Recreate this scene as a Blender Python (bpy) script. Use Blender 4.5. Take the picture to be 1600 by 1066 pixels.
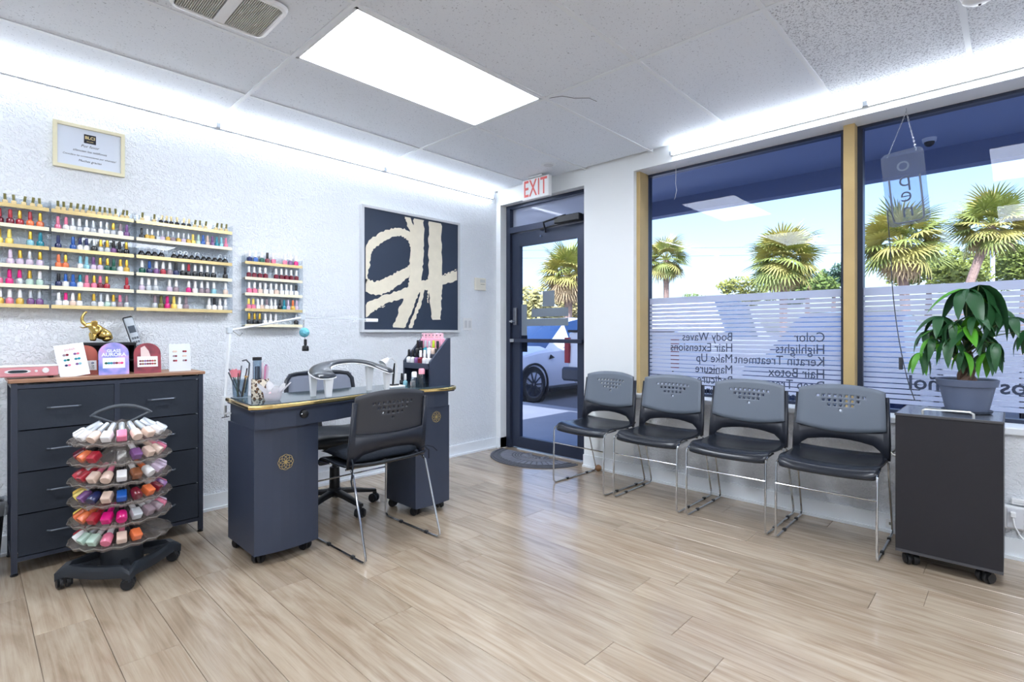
import bpy, bmesh, math, random
from mathutils import Vector, Matrix, Euler
random.seed(7)
for o in list(bpy.data.objects): bpy.data.objects.remove(o, do_unlink=True)
SC = bpy.context.scene
COL = SC.collection
R = math.radians; PI = math.pi; sin, cos = math.sin, math.cos

# ---------------------------------------------------------------- camera
CAM_H, FPX, YAW, CYPX = 1.12, 817.0, R(43.82), 521.0
cam = bpy.data.cameras.new('camera'); cam.sensor_width = 36.0
cam.lens = FPX / 1600 * 36.0
cam.shift_y = -(533 - CYPX) / 1600
cam.clip_start = .03; cam.clip_end = 400
co = bpy.data.objects.new('camera', cam); COL.objects.link(co)
co.location = (0, 0, CAM_H); co.rotation_euler = (PI/2, 0, YAW - PI/2)
SC.camera = co

# ---------------------------------------------------------------- world, sun, exposure
SC.view_settings.view_transform = 'Standard'; SC.view_settings.look = 'None'
SC.view_settings.gamma = 1.0; SC.view_settings.exposure = 0.68
SC.view_settings.use_curve_mapping = False
W = bpy.data.worlds.new('sky'); SC.world = W; W.use_nodes = True
wn = W.node_tree; bg = wn.nodes['Background']
sky = wn.nodes.new('ShaderNodeTexSky'); sky.sky_type = 'NISHITA'
sky.sun_disc = False; sky.sun_elevation = R(48); sky.sun_rotation = R(250)
sky.air_density = 1.2; sky.dust_density = 2.5; sky.ozone_density = 1.0
wn.links.new(sky.outputs[0], bg.inputs[0]); bg.inputs[1].default_value = 0.28
sun = bpy.data.lights.new('sun', 'SUN'); sun.energy = 5.5; sun.angle = R(.6); sun.color = (1, .95, .86)
so = bpy.data.objects.new('sun', sun); COL.objects.link(so)
so.rotation_euler = Vector((.62, .25, -.72)).to_track_quat('-Z', 'Y').to_euler()

# ---------------------------------------------------------------- material helpers
MATS = {}
def srgb(r, g, b):
    f = lambda c: (c/255/12.92) if c/255 <= .04045 else ((c/255+.055)/1.055)**2.4
    return (f(r), f(g), f(b), 1)
def mat(name, col=(200,200,200), rough=.5, metal=0., spec=.5, emit=None, es=0., trans=0., ior=1.45, alpha=1., coat=0., bump=None, var=None, sheen=0.):
    """bump=(scale, strength, distance) noise bump; var=(scale, amount) soft colour wear"""
    if name in MATS: return MATS[name]
    m = bpy.data.materials.new(name); m.use_nodes = True; MATS[name] = m
    nt = m.node_tree; p = nt.nodes['Principled BSDF']
    c = srgb(*col)
    p.inputs['Base Color'].default_value = c
    p.inputs['Roughness'].default_value = rough; p.inputs['Metallic'].default_value = metal
    p.inputs['Specular IOR Level'].default_value = spec; p.inputs['IOR'].default_value = ior
    p.inputs['Transmission Weight'].default_value = trans; p.inputs['Alpha'].default_value = alpha
    p.inputs['Coat Weight'].default_value = coat; p.inputs['Coat Roughness'].default_value = .10
    if emit: p.inputs['Emission Color'].default_value = srgb(*emit); p.inputs['Emission Strength'].default_value = es
    if bump or var:
        tc = nt.nodes.new('ShaderNodeTexCoord')
    if bump:
        n = nt.nodes.new('ShaderNodeTexNoise'); n.inputs['Scale'].default_value = bump[0]; n.inputs['Detail'].default_value = 4
        b = nt.nodes.new('ShaderNodeBump'); b.inputs['Strength'].default_value = bump[1]; b.inputs['Distance'].default_value = bump[2]
        nt.links.new(tc.outputs['Object'], n.inputs['Vector']); nt.links.new(n.outputs[0], b.inputs['Height'])
        nt.links.new(b.outputs[0], p.inputs['Normal'])
    if var:
        n = nt.nodes.new('ShaderNodeTexNoise'); n.inputs['Scale'].default_value = var[0]; n.inputs['Detail'].default_value = 5
        r = nt.nodes.new('ShaderNodeMixRGB'); r.blend_type = 'MIX'
        d = var[1]
        r.inputs[1].default_value = [max(0, x*(1-d)) for x in c[:3]] + [1]
        r.inputs[2].default_value = [min(1, x*(1+d)) for x in c[:3]] + [1]
        nt.links.new(tc.outputs['Object'], n.inputs['Vector']); nt.links.new(n.outputs[0], r.inputs[0])
        nt.links.new(r.outputs[0], p.inputs['Base Color'])
    return m
def nodes(m): return m.node_tree.nodes, m.node_tree.links, m.node_tree.nodes['Principled BSDF']

def glass_mat(name, tint=(225,235,250), refl=1.0, rough=0.0, milk=None):
    """clear pane: see-through with a mirror-like Fresnel reflection; milk = (colour, amount) frosted share"""
    if name in MATS: return MATS[name]
    m = bpy.data.materials.new(name); m.use_nodes = True; MATS[name] = m
    nt = m.node_tree; nt.nodes.clear()
    out = nt.nodes.new('ShaderNodeOutputMaterial')
    tr = nt.nodes.new('ShaderNodeBsdfTransparent'); tr.inputs[0].default_value = srgb(*tint)
    gl = nt.nodes.new('ShaderNodeBsdfGlossy'); gl.inputs['Roughness'].default_value = rough
    fr = nt.nodes.new('ShaderNodeFresnel'); fr.inputs[0].default_value = 1.45
    ge = nt.nodes.new('ShaderNodeNewGeometry'); io = nt.nodes.new('ShaderNodeMapRange')   # same Fresnel on both faces of a thin pane
    io.inputs['To Min'].default_value = 1.45; io.inputs['To Max'].default_value = 1/1.45
    nt.links.new(ge.outputs['Backfacing'], io.inputs[0]); nt.links.new(io.outputs[0], fr.inputs[0])
    mu = nt.nodes.new('ShaderNodeMath'); mu.operation = 'MULTIPLY'; mu.inputs[1].default_value = refl
    mx = nt.nodes.new('ShaderNodeMixShader')
    nt.links.new(fr.outputs[0], mu.inputs[0]); nt.links.new(mu.outputs[0], mx.inputs[0])
    nt.links.new(tr.outputs[0], mx.inputs[1]); nt.links.new(gl.outputs[0], mx.inputs[2])
    last = mx
    if milk:
        df = nt.nodes.new('ShaderNodeBsdfDiffuse'); df.inputs[0].default_value = srgb(*milk[0])
        tl = nt.nodes.new('ShaderNodeBsdfTranslucent'); tl.inputs[0].default_value = srgb(*milk[0])
        ad = nt.nodes.new('ShaderNodeMixShader'); ad.inputs[0].default_value = .55
        nt.links.new(df.outputs[0], ad.inputs[1]); nt.links.new(tl.outputs[0], ad.inputs[2])
        m2 = nt.nodes.new('ShaderNodeMixShader'); m2.inputs[0].default_value = milk[1]
        nt.links.new(mx.outputs[0], m2.inputs[1]); nt.links.new(ad.outputs[0], m2.inputs[2]); last = m2
    nt.links.new(last.outputs[0], out.inputs[0])
    return m

# ---------------------------------------------------------------- mesh helpers
class MB:
    def __init__(s): s.v = []; s.f = []; s.m = []; s.cur = 0
    def add(s, vs, fs):
        o = len(s.v); s.v += [tuple(v) for v in vs]
        for f in fs: s.f.append(tuple(i+o for i in f)); s.m.append(s.cur)
        return s
    def box(s, x0, x1, y0, y1, z0, z1, M=None):
        vs = [(x,y,z) for z in (z0,z1) for y in (y0,y1) for x in (x0,x1)]
        if M is not None: vs = [M @ Vector(v) for v in vs]
        return s.add(vs, [(0,2,3,1),(4,5,7,6),(0,1,5,4),(1,3,7,5),(3,2,6,7),(2,0,4,6)])
    def bbox(s, x0, x1, y0, y1, z0, z1, b=.004, seg=1, M=None):
        """box with rounded vertical (z) edges and chamfered rims"""
        n = seg+1; ring = []
        for cx_, cy_, a0 in ((x1-b,y1-b,0),(x0+b,y1-b,90),(x0+b,y0+b,180),(x1-b,y0+b,270)):
            for k in range(n):
                a = R(a0 + 90*k/seg); ring.append((cx_, cy_, cos(a), sin(a)))
        L = []
        for z, q in ((z0, 0.3), (z0+b*.7, 1), (z1-b*.7, 1), (z1, .3)):
            L.append([(cx_+c*b*q, cy_+si*b*q, z) for cx_,cy_,c,si in ring])
        return s.loft(L, True, True, True, M)
    def loft(s, rings, closed=True, cap0=True, cap1=True, M=None):
        n = len(rings[0]); o = len(s.v)
        for r in rings:
            for v in r: s.v.append(tuple(M @ Vector(v)) if M is not None else tuple(v))
        for i in range(len(rings)-1):
            for j in range(n if closed else n-1):
                k = (j+1) % n
                s.f.append((o+i*n+j, o+i*n+k, o+(i+1)*n+k, o+(i+1)*n+j)); s.m.append(s.cur)
        if cap0: s.f.append(tuple(o+j for j in reversed(range(n)))); s.m.append(s.cur)
        if cap1: s.f.append(tuple(o+(len(rings)-1)*n+j for j in range(n))); s.m.append(s.cur)
        return s
    def lathe(s, prof, n=16, c=(0,0,0), M=None, a0=0., sq=1., cap=True):
        rings = [[(c[0]+r*cos(a0+2*PI*j/n)*sq, c[1]+r*sin(a0+2*PI*j/n), c[2]+z) for j in range(n)] for r, z in prof]
        return s.loft(rings, True, cap, cap, M)
    def tube(s, pts, r, n=8, cap=True, closed=False, M=None):
        pts = [Vector(p) for p in pts]; N = len(pts); rings = []; up = None
        for i, p in enumerate(pts):
            if closed: t = (pts[(i+1)%N]-pts[i-1])
            else: t = pts[min(i+1,N-1)] - pts[max(i-1,0)]
            t.normalize()
            if up is None:
                up = Vector((0,0,1)) if abs(t.z) < .9 else Vector((1,0,0))
            a = t.cross(up)
            if a.length < 1e-5: a = t.cross(Vector((.3,1,.2)))
            a.normalize(); b = a.cross(t).normalized(); up = b
            rr = r[i] if isinstance(r, (list,tuple)) else r
            rings.append([p + a*rr*cos(2*PI*j/n) + b*rr*sin(2*PI*j/n) for j in range(n)])
        if closed: rings.append(rings[0]); cap = False
        return s.loft(rings, True, cap, cap, M)
    def prism(s, poly, z0, z1, M=None):
        """extrude an xy polygon (counter-clockwise) from z0 to z1"""
        n = len(poly); vs = [(x,y,z0) for x,y in poly] + [(x,y,z1) for x,y in poly]
        if M is not None: vs = [M @ Vector(v) for v in vs]
        fs = [tuple(reversed(range(n))), tuple(range(n,2*n))] + [(i,(i+1)%n,n+(i+1)%n,n+i) for i in range(n)]
        return s.add(vs, fs)
    def ball(s, c, r, n=12, k=8, sc=(1,1,1), M=None):
        prof = [(max(1e-4, r*sin(PI*i/k)), -r*cos(PI*i/k)) for i in range(k+1)]
        rings = [[(c[0]+q*cos(2*PI*j/n)*sc[0], c[1]+q*sin(2*PI*j/n)*sc[1], c[2]+z*sc[2]) for j in range(n)] for q,z in prof]
        return s.loft(rings, True, True, True, M)
    def mesh(s, name, mats, smooth=True, angle=35):
        me = bpy.data.meshes.new(name); me.from_pydata(s.v, [], s.f)
        if not isinstance(mats, (list,tuple)): mats = [mats]
        for m in mats: me.materials.append(m)
        me.polygons.foreach_set('material_index', s.m)
        if smooth:
            me.polygons.foreach_set('use_smooth', [True]*len(s.f))
            try: me.set_sharp_from_angle(angle=R(angle))
            except Exception: pass
        me.update(); return me
    def build(s, name, mats, parent=None, smooth=True, loc=None, rot=None, angle=35):
        return link(name, s.mesh(name, mats, smooth, angle), parent, loc, rot)
def link(name, me, parent=None, loc=None, rot=None):
    o = bpy.data.objects.new(name, me); COL.objects.link(o)
    if parent is not None: o.parent = parent
    if loc is not None: o.location = loc
    if rot is not None: o.rotation_euler = rot
    return o
def tag(o, label, cat, group=None):
    o['label'] = label; o['category'] = cat
    if group: o['group'] = group
    return o
def thing(name, label, cat, loc=(0,0,0), rotz=0., group=None):
    o = bpy.data.objects.new(name, None); COL.objects.link(o); o.empty_display_size = .1
    o.location = loc; o.rotation_euler = (0,0,rotz)
    return tag(o, label, cat, group)
def struct(o): o['kind'] = 'structure'; return o
def stuff(o): o['kind'] = 'stuff'; return o
def copy_tree(o, parent=None, label=None):
    c = o.copy(); COL.objects.link(c); c.parent = parent
    if label: c['label'] = label
    for ch in list(o.children): copy_tree(ch, c)
    return c
def subsurf(o, lv=2):
    m = o.modifiers.new('subsurf', 'SUBSURF'); m.levels = lv; m.render_levels = lv; return o
_fc = {}
def text(name, s, size, m, parent=None, M=None, ext=.0006, align='CENTER', bold=0., space=1., shear=0.):
    """flat lettering as a mesh; M maps text xy plane into place"""
    cu = bpy.data.curves.new(name, 'FONT'); cu.body = s; cu.size = size; cu.align_x = align; cu.align_y = 'CENTER'
    cu.extrude = ext; cu.offset = bold; cu.space_character = space; cu.resolution_u = 3; cu.shear = shear
    t = bpy.data.objects.new(name, cu); COL.objects.link(t)
    me = bpy.data.meshes.new_from_object(t.evaluated_get(bpy.context.evaluated_depsgraph_get()))
    bpy.data.objects.remove(t, do_unlink=True); bpy.data.curves.remove(cu)
    if M is not None: me.transform(M)
    me.materials.clear(); me.materials.append(m); me.name = name
    return link(name, me, parent)
def frame(o, x, y, z=None):
    """matrix from origin and the world directions of local x and y"""
    x = Vector(x).normalized(); y = Vector(y).normalized(); z = x.cross(y)
    return Matrix(((x.x,y.x,z.x,o[0]),(x.y,y.y,z.y,o[1]),(x.z,y.z,z.z,o[2]),(0,0,0,1)))

# ---------------------------------------------------------------- main surfaces
YL, XR, ZC = 3.68, 3.61, 2.50          # left wall plane, window wall plane, ceiling height
WX0, WY0 = -3.4, -3.6                   # room behind the camera
M_ceilgrid = mat('ceiling_grid_white', (226,231,236), .5)
def wall_paint():
    m = mat('textured_wall_paint', (234,239,245), .6); n, l, p = nodes(m)
    tc = n.new('ShaderNodeTexCoord')
    v = n.new('ShaderNodeTexNoise'); v.inputs['Scale'].default_value = 55; v.inputs['Detail'].default_value = 3; v.inputs['Distortion'].default_value = 1.2
    w = n.new('ShaderNodeTexNoise'); w.inputs['Scale'].default_value = 17; w.inputs['Detail'].default_value = 2
    rp = n.new('ShaderNodeValToRGB'); rp.color_ramp.elements[0].position = .46; rp.color_ramp.elements[1].position = .60
    ad = n.new('ShaderNodeMath'); ad.operation = 'ADD'
    b = n.new('ShaderNodeBump'); b.inputs['Strength'].default_value = .68; b.inputs['Distance'].default_value = .007
    l.new(tc.outputs['Object'], v.inputs['Vector']); l.new(tc.outputs['Object'], w.inputs['Vector'])
    l.new(v.outputs[0], rp.inputs[0]); l.new(rp.outputs[0], ad.inputs[0]); l.new(w.outputs[0], ad.inputs[1])
    l.new(ad.outputs[0], b.inputs['Height']); l.new(b.outputs[0], p.inputs['Normal'])
    return m
M_wall = wall_paint()
M_smooth = mat('smooth_white_paint', (235,239,241), .5, bump=(30,.15,.002))
M_trim = mat('white_trim_paint', (232,237,242), .35)

def wood_floor():
    m = mat('oak_floor', (190,170,145), .25, spec=.6, coat=.35); n, l, p = nodes(m)
    tc = n.new('ShaderNodeTexCoord'); oi = n.new('ShaderNodeObjectInfo')
    ml = n.new('ShaderNodeMath'); ml.operation = 'MULTIPLY'; ml.inputs[1].default_value = 37.
    l.new(oi.outputs['Random'], ml.inputs[0])
    cb = n.new('ShaderNodeCombineXYZ'); l.new(ml.outputs[0], cb.inputs[0]); l.new(ml.outputs[0], cb.inputs[1]); l.new(ml.outputs[0], cb.inputs[2])
    va = n.new('ShaderNodeVectorMath'); va.operation = 'ADD'; l.new(tc.outputs['Object'], va.inputs[0]); l.new(cb.outputs[0], va.inputs[1])
    mp = n.new('ShaderNodeMapping'); mp.inputs['Scale'].default_value = (30, 1.0, 1); l.new(va.outputs[0], mp.inputs[0])
    n1 = n.new('ShaderNodeTexNoise'); n1.inputs['Scale'].default_value = 1.6; n1.inputs['Detail'].default_value = 8; n1.inputs['Roughness'].default_value = .62; n1.inputs['Distortion'].default_value = .8
    l.new(mp.outputs[0], n1.inputs['Vector'])
    mp2 = n.new('ShaderNodeMapping'); mp2.inputs['Scale'].default_value = (7, 1.1, 1); l.new(va.outputs[0], mp2.inputs[0])
    n2 = n.new('ShaderNodeTexNoise'); n2.inputs['Scale'].default_value = 1.5; n2.inputs['Detail'].default_value = 4; n2.inputs['Distortion'].default_value = 2.0
    l.new(mp2.outputs[0], n2.inputs['Vector'])
    r1 = n.new('ShaderNodeValToRGB'); e = r1.color_ramp.elements
    e[0].position = .30; e[0].color = srgb(126,106,86); e[1].position = .68; e[1].color = srgb(180,166,147)
    k = r1.color_ramp.elements.new(.48); k.color = srgb(160,142,121)
    l.new(n1.outputs[0], r1.inputs[0])
    r2 = n.new('ShaderNodeValToRGB'); e = r2.color_ramp.elements
    e[0].position = .34; e[0].color = srgb(143,124,104); e[1].position = .66; e[1].color = srgb(181,167,148)
    l.new(n2.outputs[0], r2.inputs[0])
    mx = n.new('ShaderNodeMixRGB'); mx.inputs[0].default_value = .5; l.new(r1.outputs[0], mx.inputs[1]); l.new(r2.outputs[0], mx.inputs[2])
    hv = n.new('ShaderNodeHueSaturation'); mr = n.new('ShaderNodeMapRange'); mr.inputs['To Min'].default_value = .90; mr.inputs['To Max'].default_value = 1.10
    l.new(oi.outputs['Random'], mr.inputs[0]); l.new(mr.outputs[0], hv.inputs['Value']); l.new(mx.outputs[0], hv.inputs['Color'])
    l.new(hv.outputs[0], p.inputs['Base Color'])
    b = n.new('ShaderNodeBump'); b.inputs['Strength'].default_value = .10; b.inputs['Distance'].default_value = .0015
    l.new(n1.outputs[0], b.inputs['Height']); l.new(b.outputs[0], p.inputs['Normal'])
    return m
M_floor = wood_floor()
floor = struct(MB().box(WX0, XR+.14, WY0, YL+.1, -.06, -.006).build('floor', M_floor, smooth=False))
PW, PL = .182, 1.22
pk = MB().bbox(0, PW-.0016, 0, PL-.0016, -.008, 0, .0012).mesh('plank', M_floor, False)
ncol = int((XR + .5)/PW) + 1
for i in range(ncol):
    x = XR + .02 - (i+1)*PW
    if x < -.55: break
    off = random.Random(i*13+5).uniform(0, PL)
    y = -.9 - off
    while y < YL:
        me = pk; y1 = y + PL; w = PW
        if y1 > YL + .02 or (i == 0 and False):
            me = MB().bbox(0, PW-.0016, 0, YL+.02-y, -.008, 0, .0012).mesh('plank', M_floor, False)
        link('plank', me, floor, (x, y, 0)); y = y1

# ceiling: slab, tiles, T bars
M_slab = mat('ceiling_void', (200,205,212), .8)
ceil_ = struct(MB().box(WX0, XR+.24, WY0, YL+.12, ZC+.03, ZC+.16).build('ceiling', M_slab, smooth=False))
def tile_mat(name, sc, th, col):
    m = mat(name, col, .85); n, l, p = nodes(m)
    tc = n.new('ShaderNodeTexCoord'); a = n.new('ShaderNodeTexNoise'); a.inputs['Scale'].default_value = sc; a.inputs['Detail'].default_value = 2; a.inputs['Distortion'].default_value = .6
    rp = n.new('ShaderNodeValToRGB'); rp.color_ramp.elements[0].position = th; rp.color_ramp.elements[1].position = th+.05
    c = srgb(*col); rp.color_ramp.elements[0].color = (c[0]*.52, c[1]*.53, c[2]*.56, 1); rp.color_ramp.elements[1].color = c
    l.new(tc.outputs['Object'], a.inputs['Vector']); l.new(a.outputs[0], rp.inputs[0]); l.new(rp.outputs[0], p.inputs['Base Color'])
    b = n.new('ShaderNodeBump'); b.inputs['Strength'].default_value = .4; b.inputs['Distance'].default_value = .003
    l.new(rp.outputs[0], b.inputs['Height']); l.new(b.outputs[0], p.inputs['Normal'])
    return m
M_tile = tile_mat('pinhole_ceiling_tile', 130, .30, (226,232,240))
M_tile2 = tile_mat('fissured_ceiling_tile', 140, .41, (230,235,241))
TX, TY, TW, TL_ = 1.125, 2.602, .611, 1.2275
GX = [TX + TL_*k for k in range(-4, 3)]; KY = range(-2, 11); GY = [TY - TW*k for k in KY]
panels = {(1.125, 0), (1.125, 4), (1.125, 8), (-1.33, 0), (-1.33, 4), (-1.33, 8)}  # one is in view, the others are unseen and assumed to repeat
g = MB(); tb = .0115
for y in GY:
    if y < YL and y > WY0: g.box(WX0, XR, y-tb, y+tb, ZC, ZC+.03)
for x in GX:
    if x < XR - .03: g.box(x-tb, x+tb, WY0, YL, ZC-.0005, ZC+.03)
g.box(WX0, XR, YL-.02, YL, ZC-.001, ZC+.02)
tee = g.build('t_bar_grid', M_ceilgrid, ceil_, smooth=False)
LIGHTS = []
for ix, x in enumerate(GX):
    for iy, y in enumerate(GY):
        x0, x1, y1, y0 = x+tb, min(x+TL_, XR)-tb, min(y, YL-.012)-tb, y-TW+tb
        if x1 - x0 < .1 or y1 - y0 < .05 or y0 < WY0: continue
        if any(abs(px-x) < .03 and k == KY[iy] for px, k in panels): LIGHTS.append((x0,x1,y0,y1)); continue
        if x0 < -.2 or y0 < -.75:      # behind the camera: plain slab of tiles, still tile by tile where the room could be seen
            MB().box(x0, x1, y0, y1, ZC+.006, ZC+.02).build('ceiling_tile', M_tile, ceil_, smooth=False); continue
        rough_ = (x > 2.3 and y < 1.0)
        MB().bbox(x0-.001, x1+.001, y0-.001, y1+.001, ZC+.004, ZC+.02, .003).build('ceiling_tile', M_tile2 if rough_ else M_tile, ceil_, smooth=False)
M_panel = mat('light_diffuser', (255,255,255), .5, emit=(240,246,255), es=12.5)
for k, (x0,x1,y0,y1) in enumerate(LIGHTS):
    lab = 'bright two by four foot light panel set in the drop ceiling' if k == 0 else 'unseen light panel assumed in the ceiling behind the camera'
    t = thing('ceiling_light', lab, 'ceiling light', ((x0+x1)/2, (y0+y1)/2, ZC), 0, None if abs(x0-1.13)<.05 and y0 > 1.5 else 'unseen light panels behind the camera')
    if abs(x0-1.1365) < .05 and y0 > 1.5: t['label'] = 'bright rectangular light panel set in the drop ceiling above the desk'
    else: t['label'] = 'unseen light panel assumed in the ceiling behind the camera'
    a, b = (x1-x0)/2, (y1-y0)/2
    MB().box(-a+.012, a-.012, -b+.012, b-.012, .004, .008).build('diffuser', M_panel, t, smooth=False)
    f = MB()
    for q in (-1, 1):
        f.box(-a, a, q*b-.014*(q>0), q*b+.014*(q<0), -.001, .02); f.box(q*a-.014*(q>0), q*a+.014*(q<0), -b, b, -.001, .02)
    f.build('frame', M_ceilgrid, t, smooth=False)

# walls
struct(MB().box(WX0-.12, XR+.24, YL, YL+.12, -.05, ZC+.16).build('wall_left', M_wall, smooth=False))
struct(MB().box(WX0-.12, WX0, WY0-.12, YL+.12, -.05, ZC+.16).build('wall_back', M_wall, smooth=False))
struct(MB().box(WX0-.12, XR+.24, WY0-.12, WY0, -.05, ZC+.16).build('wall_near', M_wall, smooth=False))
DY0, DY1, DZ = 2.62, 3.62, 2.37          # door opening
WYa, WYb, WZ0, WZ1 = -1.45, 2.146, .615, 2.39   # window opening
XO = XR + .24
w = MB()
w.box(XR, XO, DY1, YL, -.05, ZC+.03); w.box(XR, XO, DY0, DY1, DZ, ZC+.03); w.box(XR, XO, WYb, DY0, -.05, ZC+.03)
w.box(XR, XO, WYa, WYb, WZ1, ZC+.03); w.box(XR, XO, WY0, WYa, -.05, ZC+.03)
struct(w.build('wall_right', M_smooth, smooth=False))
struct(MB().box(XR, XO, WYa, WYb, -.05, WZ0).build('wall_right_apron', M_wall, smooth=False))
struct(MB().bbox(XR-.022, XO-.06, WYa, WYb-.002, WZ0, WZ0+.035, .005).build('trim_1', M_trim))
def baseboard(name, pts, h=.085):
    for k, ((x0,y0,x1,y1)) in enumerate(pts):
        m = MB().box(x0, x1, y0, y1, 0, h)
        struct(m.build(name if k == 0 else name, M_trim, smooth=False))
bb = MB(); bb.box(WX0, XR, YL-.014, YL, 0, .10); bb.prism([(WX0,YL-.03),(XR,YL-.03),(XR,YL-.014),(WX0,YL-.014)], 0, .016)
struct(bb.build('baseboard_left', M_trim, smooth=False))
bb = MB()
for a, b in ((DY1, YL-.014), (WY0, DY0)):
    bb.box(XR-.014, XR, a, b, 0, .10); bb.box(XR-.03, XR-.014, a, b, 0, .016)
bb.box(XR, XR+.09, DY1, DY1+.001, 0, .1)
struct(bb.build('baseboard_right', M_trim, smooth=False))
# ---------------------------------------------------------------- door, windows
M_alu = mat('black_anodised_aluminium', (52,60,80), .38, .3)
M_dalu = mat('grey_blue_aluminium', (92,108,140), .4, .2)
M_glass = glass_mat('tinted_window_glass', (230,237,252), .45)
M_chrome = mat('chrome', (205,208,212), .14, 1.)
M_black = mat('black_plastic', (24,26,30), .42)
M_white = mat('white_plastic', (232,234,236), .4)
M_tan = mat('tan_painted_wood', (196,170,118), .5, var=(8,.12))
XD = XR + .13
d1 = struct(bpy.data.objects.new('door_1', None)); COL.objects.link(d1); d1.location = (XD, (DY0+DY1)/2, 0)
def at(mb, name, m, smooth=False, par=None): 
    o = mb.build(name, m, par or d1, smooth)
    me = o.data; me.transform(Matrix.Translation((-XD, -(DY0+DY1)/2, 0))); return o
f = MB()
f.box(XD-.05, XD+.05, DY1-.05, DY1, 0, DZ); f.box(XD-.05, XD+.05, DY0, DY0+.045, 0, DZ)
f.box(XD-.05, XD+.05, DY0+.045, DY1-.05, DZ-.03, DZ); f.box(XD-.05, XD+.05, DY0+.045, DY1-.05, 2.10, 2.155)
at(f, 'door_frame', M_alu)
L0, L1 = DY0+.05, DY1-.055
f = MB()
f.box(XD-.022, XD+.022, L1-.10, L1, .012, 2.09); f.box(XD-.022, XD+.022, L0, L0+.10, .012, 2.09)
f.box(XD-.022, XD+.022, L0+.10, L1-.10, 1.965, 2.09); f.box(XD-.022, XD+.022, L0+.10, L1-.10, .012, .115)
leaf = at(f, 'door_leaf', M_alu)
at(MB().box(XD-.003, XD+.003, L0+.10, L1-.10, .115, 1.965), 'pane', M_glass)
at(MB().box(XD-.003, XD+.003, DY0+.045, DY1-.05, 2.155, DZ-.03), 'transom_pane', glass_mat('brightened_transom_glass', (232,238,252), .6, .02, ((226,231,242), .42)))  # milky share mixed into the glass colour to brighten the dark transom
f = MB().bbox(XD-.075, XD-.045, L0+.02, L1-.005, 1.033, 1.068, .006); f.box(XD-.05, XD-.02, L1-.06, L1-.03, 1.035, 1.065); f.box(XD-.05, XD-.02, L0+.03, L0+.06, 1.035, 1.065)
at(f, 'push_bar', M_alu, True)
at(MB().bbox(XD-.05, XD-.022, L1-.075, L1-.035, 1.20, 1.37, .006), 'lock_case', mat('worn_steel', (120,124,132), .4, .8), True)
f = MB(); f.tube([(XD-.09, L1-.055, 1.235),(XD-.04, L1-.055, 1.235)], .014, 12); f.box(XD-.10, XD-.088, L1-.075, L1-.035, 1.228, 1.242)
at(f, 'thumb_turn', M_chrome, True)
at(MB().bbox(XD-.085, XD-.045, L1-.075, L1-.02, 1.035, 1.066, .005), 'bar_bracket', M_chrome, True)
f = MB().bbox(XD-.11, XD-.05, L0+.02, L0+.30, 2.10, 2.16, .008)
at(f, 'door_closer', M_black, True)
f = MB().tube([(XD-.09,L0+.18,2.165),(XD-.13,L0+.40,2.125),(XD-.03,L0+.46,2.06)], .009, 8); f.tube([(XD-.09,L0+.10,2.10),(XD-.14,L0+.22,2.08),(XD-.03,L0+.52,2.09)], .008, 8)
at(f, 'closer_arm', M_black, True)
at(MB().lathe([(.011,0),(.011,.01),(.006,.013)], 12, M=frame((XD-.022, L0+.52, 2.03), (0,1,0), (0,0,1)) @ Matrix.Rotation(PI,4,'X')), 'screw_cap', M_dalu, True)
# decals on the door glass (plain blocks; the coded sticker carries no code)
M_dec = glass_mat('grey_vinyl', (150,158,170), .3, .3, ((176,186,194), .9))
M_decd = glass_mat('dark_vinyl', (70,76,88), .3, .3, ((52,60,76), .92))
for nm, y0, y1, z0, z1, mm in (('square_sticker', 3.045, 3.185, 1.37, 1.515, M_dec), ('banner_sticker', 2.885, 3.325, 1.275, 1.355, M_dec), ('banner_sticker', 2.885, 3.385, 1.19, 1.258, M_dec),
                              ('strip_sticker', 3.385, 3.455, 1.10, 1.40, M_dec), ('strip_sticker', 3.38, 3.455, .94, 1.10, M_decd)):
    at(MB().box(XD-.0055, XD-.0035, y0, y1, z0, z1), nm, mm)
for q, (s, y) in enumerate((('c', 2.93), ('p', 3.02), ('o', 3.11), ('a', 3.20), ('e', 3.30))):
    pass

# shop window: two panes in one opening
XG = XR + .205
M_stripe = glass_mat('frosted_vinyl', (236,240,250), .6, .25, ((234,238,250), .88))
M_letter = mat('charcoal_vinyl', (58,68,90), .55)
MY0, MY1 = .693, .752
def window(n, y0, y1):
    w = struct(bpy.data.objects.new('window_%d' % n, None)); COL.objects.link(w); w.location = (XG, (y0+y1)/2, WZ0)
    T = Matrix.Translation((-XG, -(y0+y1)/2, -WZ0))
    def b(mb, name, m, par=None):
        o = mb.build(name, m, par or w, False); o.data.transform(T); return o
    f = MB(); t = .028
    f.box(XG-.03, XG+.035, y0, y0+t, WZ0+.03, WZ1); f.box(XG-.03, XG+.035, y1-t, y1, WZ0+.03, WZ1)
    f.box(XG-.03, XG+.035, y0+t, y1-t, WZ1-.018, WZ1); f.box(XG-.03, XG+.035, y0+t, y1-t, WZ0+.03, WZ0+.055)
    b(f, 'window_frame', M_alu)
    pane = b(MB().box(XG-.003, XG+.003, y0+t, y1-t, WZ0+.055, WZ1-.018), 'pane', M_glass)
    z = 1.400; p = .0308
    sm = None; k = 0
    while z - p > WZ0 + .06:
        h = (.050 if k == 0 else p - .0062)
        if h > .03:
            o = b(MB().box(XG-.0052, XG-.0042, y0+t, y1-t, z-h, z), 'frosted_stripe', M_stripe); z -= h + .0062; k += 1; continue
        if sm is None: sm = MB().box(XG-.0052, XG-.0042, y0+t, y1-t, z-h, z).mesh('frosted_stripe', M_stripe, False); zs = z; sm.transform(T)
        link('frosted_stripe', sm, w, (0, 0, z-zs)); z -= p; k += 1
    return w, T
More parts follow.
